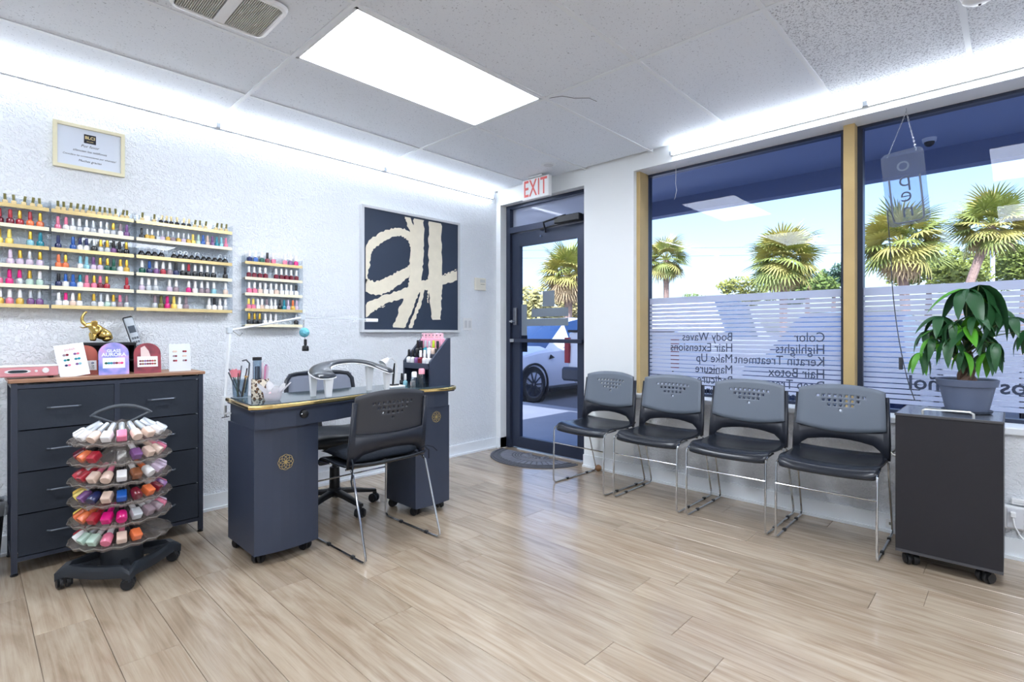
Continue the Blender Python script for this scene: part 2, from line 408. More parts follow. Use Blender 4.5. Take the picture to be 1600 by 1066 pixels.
win1, T1 = window(1, MY1, WYb); win2, T2 = window(2, WYa, MY0)
def letters(w, T, s, y, z, size, bold, align='LEFT', sx=.84):
    # text is read from the street: local x runs towards +y as seen from outside (mirrored from in here)
    M = frame((XG-.0062, y, z), (0,1,0), (0,0,1))
    text('lettering', s, size, M_letter, w, T @ M @ Matrix.Diagonal((sx,1,1,1)), .0003, align, bold)
for k, s in enumerate(('Body Waves', 'Hair Extension\u00b0', 'Make Up', 'Manicure', 'Pedicure', 'Waxing')):
    letters(win1, T1, s.replace('\u00b0', 's'), 1.455, 1.092 - .079*k, .090, .0)
for k, s in enumerate(('Color', 'Highlights', 'Keratin Treatment', 'Hair Botox', 'Deep Treatment', 'Relaxer')):
    letters(win1, T1, s, .872, 1.092 - .079*k, .090, .0)
letters(win2, T2, 'Hablamos Espa\u00f1ol', .447, .832, .112, .0018, 'RIGHT', 1.04)
# tan timber jamb strip and mullion in front of the frames
struct(MB().box(XR+.045, XG-.032, WYb-.03, WYb, WZ0+.036, WZ1).build('trim_2', M_tan, smooth=False))
struct(MB().box(XR+.10, XG-.002, MY0, MY1, WZ0+.036, WZ1).build('trim_3', M_tan, smooth=False))
struct(MB().box(XG-.002, XG+.035, MY0, MY1, WZ0+.036, WZ1).build('trim_4', M_alu, smooth=False))

# ---------------------------------------------------------------- LED tubes along the walls
M_led = mat('led_tube_glow', (255,255,255), .4, emit=(240,246,255), es=28.)
M_clip = mat('clear_clip', (196,204,212), .3)
def led(p0, p1, inward, label):
    p0, p1 = Vector(p0), Vector(p1); d = (p1-p0); L = d.length; d.normalize(); n = Vector(inward)
    t = thing('led_tube', label, 'light', tuple(p0), 0, None)
    F = frame((0,0,0), d, n)     # x along, y into the room, z = up or down
    s = 1 if F.col[2].z > 0 else -1
    b = MB().box(0.004, L-.004, 0, .010, -.004, .004, F @ Matrix.Diagonal((1,1,1,1)))
    b.build('base_rail', M_trim, t, False)
    ring = lambda x: [F @ Vector((x, .006+.012+.010*cos(a), s*(.012+.009*sin(a)))) for a in [2*PI*j/10 for j in range(10)]]
    MB().loft([ring(.012), ring(L-.012)]).build('glow_tube', M_led, t)
    for x in (0.006, L-.006): MB().bbox(x-.009, x+.009, 0, .030, -.006, .024, .003, M=F @ Matrix.Diagonal((1,1,s,1))).build('end_clip', M_clip, t)
x = 3.55
names = ['white LED tube along the left wall top, nearest the corner', 'white LED tube along the left wall top, above the nail polish racks', 'white LED tube along the left wall top, at the frame edge', 'LED tube behind the camera on the left wall']
cuts = [3.56, 2.335, 1.108, -.12, -1.35]
for k in range(4): led((cuts[k+1], YL, 2.437), (cuts[k], YL, 2.437), (0,-1,0), names[k])
cuts = [1.83, .62, -.6, -1.8]
names = ['white LED tube above the shop window, nearest the door', 'white LED tube above the shop window, over the hanging sign', 'LED tube above the window, out of view to the right']
for k in range(3): led((XR, cuts[k+1], 2.437), (XR, cuts[k], 2.437), (-1,0,0), names[k])

# ---------------------------------------------------------------- outside: soffit, pavement, car park
M_soff = mat('soffit_paint', (150,162,192), .7)
M_fas = mat('fascia_paint', (124,138,172), .7)
struct(MB().box(XO, 5.95, -6, 7.5, 2.72, 2.85).build('trim_5', M_soff, smooth=False)).name = 'trim_5'
f = MB().box(5.80, 5.95, -6, 7.5, 2.54, 2.72); struct(f.build('trim_6', M_fas, smooth=False))
struct(MB().box(XO, 5.95, -6, 7.5, 2.85, 3.2).build('trim_7', M_fas, smooth=False))
M_conc = mat('pavement_concrete', (150,153,160), .85, bump=(40,.2,.003), var=(3,.12))
M_asph = mat('asphalt', (112,114,120), .9, bump=(120,.4,.004), var=(1.5,.15))
struct(MB().box(XR+.0, 6.5, -9, 12, -.16, -.035).build('pavement', M_conc, smooth=False))
struct(MB().box(6.5, 320, -260, 300, -.25, -.15).build('car_park', M_asph, smooth=False))
# ---------------------------------------------------------------- stacking chairs with sled legs
M_seat = mat('black_gloss_seat', (34,38,46), .24, bump=(300,.08,.0006))
M_backfront = mat('grey_back_panel', (106,115,128), .42, bump=(400,.2,.0006))
M_backrear = mat('dark_back_panel', (58,60,66), .42, bump=(400,.2,.0006))
M_bframe = mat('black_back_frame', (30,34,44), .34)
def back_y(x, z):  return -.088 - .12*(z-.44) - .030*(1-(x/.235)**2)
def chair_meshes():
    D = {}
    # seat shell
    path = [(-.145,.464),(-.132,.453),(-.09,.442),(0,.436),(.10,.441),(.18,.449),(.225,.447),(.248,.432),(.256,.410),(.252,.392)]
    v, f = [], []; nx = 12
    for i, (y, z) in enumerate(path):
        for j in range(nx+1):
            u = -1 + 2*j/nx; x = .232*u*(1 - .03*max(0, (i-6))/3)
            zz = z + (.012*(abs(u)**3) if i < 6 else 0) - (.006*(1-u*u) if 2 < i < 6 else 0) - (.012*(1-abs(u)**2)*(1 if i in (6,7) else .6 if i > 7 else 0))
            v.append((x, y - (.018*abs(u)**5 if i > 5 else 0) + (.01*abs(u)**4 if i < 2 else 0), zz))
    for i in range(len(path)-1):
        for j in range(nx): a = i*(nx+1)+j; f.append((a, a+1, a+nx+2, a+nx+1))
    me = bpy.data.meshes.new('seat'); me.from_pydata(v, [], f); me.materials.append(M_seat)
    me.polygons.foreach_set('use_smooth', [True]*len(f)); D['seat'] = me
    # perforated panel
    NX, NY = 15, 10
    zb = lambda x: .560 + .032*(abs(x)/.225)**2
    zt = lambda x: .828 - .030*(abs(x)/.225)**2.4
    def P(u, w):
        x = -.222 + .444*u; z = zb(x) + (zt(x)-zb(x))*w
        x *= (1 - .06*(z-.56)/.28); return (x, back_y(x, z) + .006, z)
    holes = {(i, 7) for i in range(3, 12)} | {(i, 6) for i in range(4, 11)} | {(i, 5) for i in range(5, 10)} | {(7, 4)}
    v, f, idx = [], [], {}
    def vid(u, w):
        k = (round(u, 5), round(w, 5))
        if k not in idx: idx[k] = len(v); v.append(P(u, w))
        return idx[k]
    for i in range(NX):
        for j in range(NY):
            c = [(i/NX, j/NY), ((i+1)/NX, j/NY), ((i+1)/NX, (j+1)/NY), (i/NX, (j+1)/NY)]
            if (i, j) in holes:
                cu, cw = (i+.5)/NX, (j+.5)/NY; ru, rw = .0076/.444, .0076/.27
                k8 = [vid(cu + ru*cos(R(225+45*q)), cw + rw*sin(R(225+45*q))) for q in range(8)]
                cc = [vid(*q) for q in c]
                for q in range(4):
                    a, b = cc[q], cc[(q+1) % 4]; i0, i1, i2 = k8[2*q], k8[2*q+1], k8[(2*q+2) % 8]
                    f.append((a, b, i2, i1)); f.append((a, i1, i0))
            else: f.append(tuple(vid(*q) for q in c))
    me = bpy.data.meshes.new('backrest_panel'); me.from_pydata(v, [], f); me.materials.append(M_backrear); me.materials.append(M_backfront)
    me.polygons.foreach_set('use_smooth', [True]*len(f)); D['panel'] = me
    # frame below the panel: two uprights joined by an arched band
    v, f = [], []; xs = [-.236,-.228,-.214,-.206,-.202,-.19,-.16,-.10,-.05,0,.05,.10,.16,.19,.202,.206,.214,.228,.236]
    for x in xs:
        ax = abs(x)
        lo = .437 if ax > .2055 else (.522 - .028*(ax/.2)**2 - .035*max(0, (ax-.16)/.045)**2)
        hi = .60 + .012*(ax/.23)**2 + (.16 if ax > .213 else 0)
        k = 1 - .06*max(0, hi-.56)/.28
        v.append((x, back_y(x, lo), lo)); v.append((x, back_y(x, (lo+.6)/2)-.001, (lo+.6)/2)); v.append((x*k if ax > .213 else x, back_y(x, hi)-.003, hi))
    for i in range(len(xs)-1):
        for q in range(2):
            a = 3*i+q; f.append((a, a+3, a+4, a+1))
    me = bpy.data.meshes.new('back_frame'); me.from_pydata(v, [], f); me.materials.append(M_bframe); D['frame'] = me
    me.polygons.foreach_set('use_smooth', [True]*len(f))
    r = .0058
    for s, nm in ((-1, 'legL'), (1, 'legR')):
        x = s*.228; q = MB()
        q.tube([(x*.97,.10,.430),(x*.99,.215,.428),(x,.243,.415),(x,.252,.39),(x,.258,.06),(x,.256,.022),(x,.238,.0062),(x,.20,.006),(x,-.21,.006),(x,-.243,.008),(x,-.257,.024),(x,-.252,.05),(x*.985,-.135,.415),(x*.97,-.11,.432)], r, 8)
        D[nm] = q.mesh('sled_leg', M_chrome)
    D['bar'] = MB().tube([(-.228,.2565,.305),(.228,.2565,.305)], .0045, 8).mesh('crossbar', M_chrome)
    D['rail'] = MB().tube([(-.222,-.06,.425),(.222,-.06,.425)], .006, 8).mesh('seat_rail', M_chrome)
    D['foot'] = MB().bbox(-.0085, .0085, -.012, .012, 0, .016, .003).mesh('glide', M_black)
    return D
CH = chair_meshes()
def chair(label, loc, rotz, group):
    t = thing('stacking_chair', label, 'chair', loc, rotz, group)
    s = link('seat', CH['seat'], t); m = s.modifiers.new('thick', 'SOLIDIFY'); m.thickness = .018; m.offset = -1; subsurf(s, 1)
    p = link('backrest_panel', CH['panel'], t); m = p.modifiers.new('thick', 'SOLIDIFY'); m.thickness = .010; m.offset = 1; m.material_offset = 1; m.use_rim = True
    fr = link('back_frame', CH['frame'], t); m = fr.modifiers.new('thick', 'SOLIDIFY'); m.thickness = .017; m.offset = 1
    for k in ('legL', 'legR'):
        l = link('sled_leg', CH[k], t)
        x = -.228 if k == 'legL' else .228
        for y in (.10, -.14): link('glide', CH['foot'], l, (x, y, .0))
    link('crossbar', CH['bar'], t); link('seat_rail', CH['rail'], t)
    return t
g = 'black stacking chairs along the window'
chair('black perforated-back stacking chair nearest the glass door', (3.285, 2.245, 0), PI/2 - R(2.5), g)
chair('black perforated-back stacking chair second from the glass door', (3.30, 1.735, 0), PI/2, g)
chair('black perforated-back stacking chair third from the glass door', (3.30, 1.216, 0), PI/2, g)
chair('black perforated-back stacking chair beside the dark rolling cabinet', (3.31, .712, 0), PI/2 + R(1), g)
cc = chair('black stacking chair with a dark cushion, drawn up to the manicure desk', (1.552, 2.512, 0), R(1), 'black stacking chairs')
# cushion with ties on the desk chair
M_cush = mat('dark_teal_fabric', (22,30,42), .8, bump=(60,.5,.004), var=(14,.35))
cu = thing('seat_cushion', 'dark padded cushion tied onto the chair at the manicure desk', 'cushion', (1.552, 2.512, .447), R(1))
def pillow(w, d, h, n=12, e=.16):
    v, f = [], []
    for s in (1, -1):
        for i in range(n+1):
            for j in range(n+1):
                a, b = -1+2*i/n, -1+2*j/n
                q = max(0, (1-abs(a)**6)*(1-abs(b)**6))**.5
                px, py = a*(1 - .03*(1-b*b)*0), b
                v.append((w/2*a*(1+.02*abs(b)**3), d/2*b*(1+.02*abs(a)**3), s*h/2*q*(1+.10*sin(5*a+3*b)) + h/2))
    N = (n+1)**2
    for i in range(n):
        for j in range(n):
            a = i*(n+1)+j; f.append((a, a+n+1, a+n+2, a+1)); f.append((N+a, N+a+1, N+a+n+2, N+a+n+1))
    bm = bmesh.new(); me = bpy.data.meshes.new('pad'); me.from_pydata(v, [], f)
    bm.from_mesh(me); bmesh.ops.remove_doubles(bm, verts=bm.verts, dist=.0008); bm.to_mesh(me); bm.free()
    me.polygons.foreach_set('use_smooth', [True]*len(me.polygons)); return me
me = pillow(.41, .34, .055); me.materials.append(M_cush); link('pad', me, cu, (0, .055, .001))
MB().tube([(.195,-.10,.02),(.225,-.125,.04),(.238,-.15,.02),(.245,-.14,-.03)], .004, 6).build('tie', M_cush, cu)
MB().tube([(-.195,-.10,.02),(-.225,-.125,.04),(-.232,-.15,.02),(-.24,-.145,-.06),(-.235,-.15,-.10)], .004, 6).build('tie', M_cush, cu)
MB().tube([(.20,-.10,.03),(.26,-.105,.035),(.30,-.11,.02),(.325,-.115,-.004)], .003, 6).build('tie', M_cush, cu)

# ---------------------------------------------------------------- casters
def caster_mesh():
    q = MB()
    for s in (-1, 1):
        q.lathe([(.006,0),(.024,.001),(.026,.006),(.025,.014),(.01,.016)], 14, M=frame((s*.004, 0, .026), (0,s,0), (0,0,1)))
    q.box(-.006, .006, -.02, .012, .02, .05)
    for s in (-1,1): q.lathe([(.018,0),(.02,.003),(.02,.006)], 10, M=frame((s*.020,0,.026),(0,s,0),(0,0,1)))
    q.lathe([(.012,.045),(.012,.06)], 10, c=(0,-.006,0))
    return q.mesh('caster', M_black)
CASTER = caster_mesh()
def casters(t, pts):
    for k, (x, y, s) in enumerate(pts):
        o = link('caster', CASTER, t, (x, y, 0), (0, 0, random.uniform(0, 6.28))); o.scale = (s, s, s)

# ---------------------------------------------------------------- fabric drawer dresser
M_dfab = mat('black_drawer_fabric', (36,43,54), .78, bump=(9,.35,.02), var=(4,.2))
M_dmet = mat('dark_grey_metal', (52,58,72), .45, .3)
M_dtop = mat('brown_wood_board', (150,112,88), .45, var=(10,.18))
dx0, dx1, dy0, dy1, dzt = .135, .930, 3.315, 3.650, .905
dr = thing('drawer_dresser', 'black eight-drawer fabric dresser with brown wood top under the polish racks', 'dresser', ((dx0+dx1)/2, (dy0+dy1)/2, 0))
ox, oy = (dx0+dx1)/2, (dy0+dy1)/2
def DB(x0,x1,y0,y1,z0,z1,b=0): 
    return MB().bbox(x0-ox,x1-ox,y0-oy,y1-oy,z0,z1,b) if b else MB().box(x0-ox,x1-ox,y0-oy,y1-oy,z0,z1)
for x in (dx0+.004, dx1-.026):
    for y in (dy0, dy1-.022):
        l = DB(x, x+.022, y, y+.022, .012, dzt-.016).build('leg', M_dmet, dr, False)
        MB().lathe([(.014,0),(.015,.006),(.006,.010),(.006,.02)], 12, c=(x+.011-ox, y+.011-oy, 0)).build('levelling_foot', M_black, l)
xm = (dx0+dx1)/2
for z in (.072, dzt-.034):
    for y in (dy0+.002, dy1-.02): DB(dx0+.026, dx1-.026, y, y+.018, z-.009, z+.009).build('frame_rail', M_dmet, dr, False)
    for x in (dx0+.006, dx1-.024): DB(x, x+.018, dy0+.022, dy1-.022, z-.009, z+.009).build('side_rail', M_dmet, dr, False)
DB(xm-.011, xm+.011, dy0+.001, dy0+.02, .081, dzt-.043).build('centre_post', M_dmet, dr, False)
DB(dx0-.006, dx1+.006, dy0-.006, dy1+.004, dzt-.016, dzt, .003).build('wood_top', M_dtop, dr)
hz = (dzt-.043-.083)/4
for c in range(2):
    x0, x1 = (dx0+.028, xm-.012) if c == 0 else (xm+.012, dx1-.028)
    for r_ in range(4):
        z0 = .083 + r_*hz + .003; z1 = z0 + hz - .006
        # soft fabric front: slightly sagging grid
        v, fc = [], []; n, m_ = 10, 6
        for i in range(n+1):
            for j in range(m_+1):
                a, b = i/n, j/m_
                y = dy0 + .004 + .006*sin(PI*a)*sin(PI*b) + .003*sin(7*a+4*b+c+r_) * sin(PI*a)*sin(PI*b)
                v.append((x0+(x1-x0)*a-ox, y-oy, z0+(z1-z0)*b))
        k0 = len(v)
        for i in range(n):
            for j in range(m_): a = i*(m_+1)+j; fc.append((a, a+m_+1, a+m_+2, a+1))
        mb = MB(); mb.add(v, fc)
        mb.box(x0+.002-ox, x1-.002-ox, dy0+.02-oy, dy1-.03-oy, z0, z1)
        mb.box(x0-ox, x1-ox, dy0+.011-oy, dy0+.02-oy, z1-.005, z1); mb.box(x0-ox, x1-ox, dy0+.011-oy, dy0+.02-oy, z0, z0+.004)
        d = mb.build('drawer', M_dfab, dr)
        hx = (x0+x1)/2 - (.015 if c == 0 else -.005) - ox; hzz = z0 + hz*.50
        MB().tube([(hx-.062, dy0+.006-oy, hzz-.003),(hx-.05, dy0-.016-oy, hzz-.001),(hx, dy0-.020-oy, hzz),(hx+.05, dy0-.016-oy, hzz-.001),(hx+.062, dy0+.006-oy, hzz-.003)], .0042, 8).build('handle', mat('gunmetal_bar', (120,128,140), .35, .6), d)

# ---------------------------------------------------------------- rolling cabinet
M_esp = mat('espresso_laminate', (32,32,38), .42, var=(5,.18)); 
M_steel = mat('brushed_steel_top', (172,178,188), .22, .85)
M_sat = mat('satin_nickel', (196,196,190), .28, 1.)
cx0, cx1, cy0, cy1, cz0, cz1 = 3.120, 3.500, .032, .415, .066, .735
cb = thing('rolling_cabinet', 'dark espresso rolling cabinet with shiny top and bar handle beside the chairs', 'cabinet', ((cx0+cx1)/2, (cy0+cy1)/2, 0))
ux, uy = (cx0+cx1)/2, (cy0+cy1)/2
MB().bbox(cx0-ux, cx1-ux, cy0-uy, cy1-uy, cz0+.014, cz1-.012, .002).build('body', M_esp, cb)
MB().bbox(cx0+.001-ux, cx1-ux, cy0-uy, cy1-uy, cz0, cz0+.014, .002).build('bottom_board', mat('edge_band', (70,70,74), .45), cb)
MB().bbox(cx0-.004-ux, cx1+.002-ux, cy0-.003-uy, cy1+.003-uy, cz1-.012, cz1-.001, .002).build('top_edge', mat('edge_band', (70,70,74), .45), cb)
MB().box(cx0+.004-ux, cx1-.004-ux, cy0+.004-uy, cy1-.004-uy, cz1-.001, cz1).build('top_plate', M_steel, cb, False)
ha = [(cx0+.05-ux, y-uy, z) for y, z in ((cy1-.10, cz1-.005),(cy1-.10, cz1+.016),(cy1-.112, cz1+.024),(cy0+.112, cz1+.024),(cy0+.10, cz1+.016),(cy0+.10, cz1-.005))]
MB().tube(ha, .0055, 8).build('handle', M_sat, cb)
hs = [(cx0+.15-ux+q, y-uy, z) for q, y, z in ((0, cy1, .50),(0, cy1+.028, .50),(.0, cy1+.034, .51),(.16, cy1+.034, .51),(.16, cy1, .51))]
MB().tube(hs, .005, 8).build('handle', M_sat, cb)
casters(cb, [(cx0+.05-ux, cy1-.055-uy, 1.12), (cx0+.05-ux, cy0+.06-uy, 1.12), (cx1-.05-ux, cy1-.055-uy, 1.12), (cx1-.05-ux, cy0+.055-uy, 1.12)])

# ---------------------------------------------------------------- manicure desk
M_desk = mat('navy_black_laminate', (54,62,80), .42, var=(3,.22))
M_gold = mat('gold_trim', (232,204,140), .2, 1.)
M_emb = mat('gold_decal', (206,184,128), .4, .6)
TZ = .785
front = [(.908,2.55),(.95,2.535),(1.0,2.525),(1.127,2.531),(1.28,2.548),(1.364,2.562),(1.46,2.59),(1.55,2.61),(1.62,2.619),(1.69,2.618),(1.78,2.608),(1.86,2.592),(1.94,2.568),(2.0,2.556),(2.08,2.552),(2.14,2.562),(2.175,2.60),(2.185,2.66)]
back = [(2.185,2.975),(.945,2.975)]
dk = thing('manicure_desk', 'navy black manicure desk with gold-trimmed curved glass top on two cabinet legs', 'desk', (1.54, 2.77, 0))
DO = Matrix.Translation((-1.54, -2.77, 0))
poly = front + back
MB().prism(poly, TZ-.030, TZ-.006, DO).build('table_top', M_desk, dk, False)
gl = [(x + (.012 if x < 1 else -.012 if x > 2.1 else 0), y + (.014 if y < 2.9 else -.012)) for x, y in poly]
MB().prism(gl, TZ-.0059, TZ, DO).build('glass_top', mat('smoked_glass_top', (66,84,92), .08, 0, .6), dk, False)
q = MB(); edge = [Vector((x, y, 0)) for x, y in [(.945,2.975)] + front + [(2.185,2.975)]]
rings = []
for i, p in enumerate(edge):
    t = (edge[min(i+1,len(edge)-1)] - edge[max(i-1,0)]).normalized(); n = Vector((t.y, -t.x, 0))
    c = p + n*.003
    rings.append([DO @ Vector((c.x+n.x*a, c.y+n.y*a, TZ-.012+b)) for a, b in ((-.003,-.0105),(.004,-.009),(.007,-.005),(.007,.005),(.004,.009),(-.003,.0105))])
q.loft(rings).build('gold_edge', M_gold, dk)
def apron(inset, z0, z1):
    a = [(x + (inset if x < .96 else -inset if x > 2.12 else 0), y + inset) for x, y in front]
    b = [(x, y+.016) for x, y in reversed(a)]
    return MB().prism([(.955+.0,2.96)] + a[0:1] + a[1:] + [(2.16,2.96)], z0, z1, DO)
apron(.028, TZ-.122, TZ-.030).build('drawer_apron', M_desk, dk, False)
def pillar(x0, x1, y0, y1, bow):
    n = 8; pts = [(x0 + (x1-x0)*i/n, y0 - bow*sin(PI*i/n)) for i in range(n+1)] + [(x1, y1), (x0, y1)]
    return MB().prism(pts, .055, TZ-.1225, DO)
pillar(.945, 1.262, 2.606, 2.965, .022).build('leg_cabinet', M_desk, dk, False)
pillar(1.875, 2.135, 2.606, 2.94, .012).build('leg_cabinet', M_desk, dk, False)
MB().box(1.262, 1.875, 2.90, 2.915, .45, TZ-.1225, DO).v  # (open knee space: no modesty panel in view)
k = MB().lathe([(.0,0),(.021,0),(.022,.004),(.020,.014),(.014,.017),(.0,.018)], 18, M=DO @ frame((1.165, 2.563, .718), (1,0,0), (0,0,1)))
kn = k.build('knob', M_black, dk)
MB().ball((1.148, 2.546, .720), .0045, 8, 6, M=DO).build('screw', M_chrome, kn)
def rosette(cx_, y, z, r, tx):
    q = MB()
    for k in range(8):
        a = 2*PI*k/8; ox_, oz_ = cx_ + cos(a)*r*.5*tx, z + sin(a)*r*.5
        pts = [(ox_ + r*.5*cos(2*PI*j/20)*tx, y, oz_ + r*.5*sin(2*PI*j/20)) for j in range(20)]
        q.tube(pts, .0011, 5, closed=True, M=DO)
    return q
stuff(rosette(1.085, 2.5825, .487, .038, 1.0).build('rosette_decal', M_emb, dk)); stuff(rosette(2.022, 2.5925, .60, .034, 1.0).build('rosette_decal', M_emb, dk))
casters(dk, [(x-1.54, y-2.77, s) for x, y, s in ((.985,2.93,1.0),(.985,2.66,1.0),(1.215,2.655,1.0),(1.215,2.93,1.0),(1.91,2.66,1.),(2.10,2.665,1.),(1.91,2.90,1.),(2.10,2.90,1.))])
# stepped polish tower at the right end of the desk
prof = [(1.995,TZ),(2.155,TZ),(2.155,1.090),(2.138,1.090),(1.995,.940)]
tw = []
for y0, y1 in ((2.618,2.634),(2.895,2.911)):
    v = [(x, y0, z) for x, z in prof] + [(x, y1, z) for x, z in prof]; n = len(prof)
    MB().add([DO @ Vector(p) for p in v], [tuple(range(n)), tuple(reversed(range(n,2*n)))] + [(i, n+i, n+(i+1)%n, (i+1)%n) for i in range(n)]).build('tower_side', M_desk, dk, False)
MB().box(2.140, 2.155, 2.634, 2.895, TZ, 1.075, DO).build('tower_back', M_desk, dk, False)
for x0, z in ((1.99, .925),(2.05, .985)):
    MB().box(x0, 2.14, 2.634, 2.895, z-.014, z, DO).build('tower_shelf', M_desk, dk, False)
MB().box(1.985, 1.995, 2.634, 2.895, .895, .930, DO).build('tower_lip', M_desk, dk, False)

# ---------------------------------------------------------------- technician stool behind the desk
M_mesh = mat('grey_mesh_fabric', (128,134,150), .8, bump=(500,.5,.001))
M_leath = mat('black_leatherette', (28,32,36), .38, bump=(250,.15,.001))
st = thing('office_chair', 'black office chair with mesh back and star base behind the desk', 'chair', (1.62, 3.12, 0), R(-8))
for k in range(5):
    a = R(-75 + 72*k); c, s_ = cos(a), sin(a)
    rr = []
    for d, z, w_, h in ((.03,.115,.026,.030),(.12,.105,.022,.028),(.22,.085,.017,.022),(.27,.078,.015,.018)):
        rr.append([(d*c - s_*q*w_, d*s_ + c*q*w_, z + b*h/2) for q, b in ((-1,-1),(1,-1),(1,.6),(.6,1),(-.6,1),(-1,.6))])
    arm = MB().loft(rr).build('base_arm', M_black, st)
    o = link('caster', CASTER, arm, (.258*c, .258*s_, 0), (0,0,a+.6)); o.scale = (1.15,1.15,1.15)
MB().lathe([(.045,.09),(.045,.13),(.033,.14),(.03,.27),(.016,.272),(.016,.42)], 18).build('gas_lift', M_black, st)
q = MB().bbox(-.10,.10,-.12,.12,.40,.425,.01); q.build('seat_plate', M_black, st)
v = pillow(.48, .45, .085); v.materials.append(M_leath); link('seat', v, st, (0, 0, .425))
# mesh backrest
def bk(u, w): 
    x = -.225 + .45*u; return (x, .235 + .05*(1-(x/.225)**2)*1 + .04*w, .56 + .29*w)
ring = [bk(*p) for p in ((.08,0),(.5,-.02),(.92,0),(1,.12),(1,.55),(.985,.85),(.93,.97),(.82,1.0),(.5,1.03),(.18,1.0),(.07,.97),(.015,.85),(0,.55),(0,.12))]
br = MB().tube(ring, .014, 8, closed=True).build('back_frame', M_bframe, st)
v, f = [], []; n = 10
for i in range(n+1):
    for j in range(n+1): v.append(bk(.02+.96*i/n, .02+.96*j/n))
for i in range(n):
    for j in range(n): a = i*(n+1)+j; f.append((a, a+1, a+n+2, a+n+1))
o = MB().add(v, f).build('back_mesh', M_mesh, st); m = o.modifiers.new('t','SOLIDIFY'); m.thickness = .004
MB().tube([(0,.12,.415),(0,.24,.42),(0,.295,.50),(0,.300,.62)], .018, 8).build('back_stem', M_black, st)
# ---------------------------------------------------------------- nail polish bottles
PAL = {'r':('red',(178,42,58)),'d':('dark red',(120,28,48)),'p':('pink',(232,128,158)),'h':('hot pink',(222,28,128)),'l':('pale lilac',(214,196,218)),
 'v':('purple',(126,84,140)),'n':('navy',(38,48,98)),'b':('blue',(36,92,176)),'t':('teal',(34,140,160)),'c':('sky blue',(140,198,214)),'g':('dark green',(20,92,76)),
 'y':('yellow',(248,222,110)),'o':('orange',(236,122,72)),'w':('white',(238,238,240)),'k':('black',(26,27,32)),'s':('silver grey',(196,202,208)),
 'e':('nude beige',(230,204,188)),'m':('mauve grey',(150,132,142)),'a':('gold',(222,182,76)),'i':('lime green',(186,214,52)),'q':('mint',(190,218,204)),'z':('brown',(140,88,60)),'f':('cream gold',(226,208,160)),'u':('olive',(112,108,56))}
def polish(c): return mat('polish_'+PAL[c][0].replace(' ','_'), PAL[c][1], .12, .15 if c in 's' else 0., .6, coat=.6)
def capm(c): return mat('cap_'+PAL[c][0].replace(' ','_'), PAL[c][1], .28, .8 if c in 'af' else .5 if c == 's' else 0.)
BODY = [(.001,0),(.0135,0),(.0150,.003),(.0150,.026),(.0125,.032),(.0068,.0345),(.0068,.037)]
SQ = lambda n: 1
_bm = {}
def bmesh_body(c, kind):
    if (c, kind) not in _bm:
        q = MB()
        if kind == 'sq':
            q.bbox(-.0135,.0135,-.0120,.0120,0,.033,.004,2); q.lathe([(.0065,.032),(.0065,.037)], 8)
        elif kind == 'ring':
            q.lathe([(.001,0),(.016,0),(.0175,.004),(.016,.018),(.010,.028),(.006,.034)], 10)
        else: q.lathe(BODY, 10)
        _bm[(c,kind)] = q.mesh('bottle', polish(c))
    return _bm[(c,kind)]
_cm = {}
def cap_mesh(c, kind):
    if (c, kind) not in _cm:
        q = MB()
        if kind == 'ring': q.tube([(.0095*cos(2*PI*j/12), 0, .044+.0095*sin(2*PI*j/12)) for j in range(12)], .0016, 5, closed=True); q.lathe([(.007,.032),(.007,.037)], 8)
        elif kind == 'sq': q.lathe([(.0078,.037),(.0078,.072),(.0066,.074),(.001,.074)], 10)
        else: q.lathe([(.0082,.037),(.0085,.040),(.0068,.074),(.0058,.0765),(.001,.0768)], 10)
        _cm[(c,kind)] = q.mesh('cap', capm(c) if kind != 'ring' else M_chrome)
    return _cm[(c,kind)]
ORD = 'first second third fourth fifth sixth seventh eighth ninth tenth eleventh twelfth thirteenth fourteenth fifteenth sixteenth seventeenth eighteenth nineteenth'.split()
def bottle(code, loc, label, group, kind='round', rot=None, sc=1.):
    o = link('nail_polish_bottle', bmesh_body(code[0], kind), None, loc, rot or (0,0,random.uniform(-.3,.3)))
    o.scale = (sc, sc, sc); tag(o, label, 'nail polish', group)
    link('cap', cap_mesh(code[1], kind), o)
    return o
M_acr = glass_mat('clear_acrylic', (244,247,250), .8)
M_shelf = mat('mirror_gold_shelf', (232,208,150), .22, .55)
M_shelf2 = mat('cream_shelf_edge', (242,234,206), .3, .1)
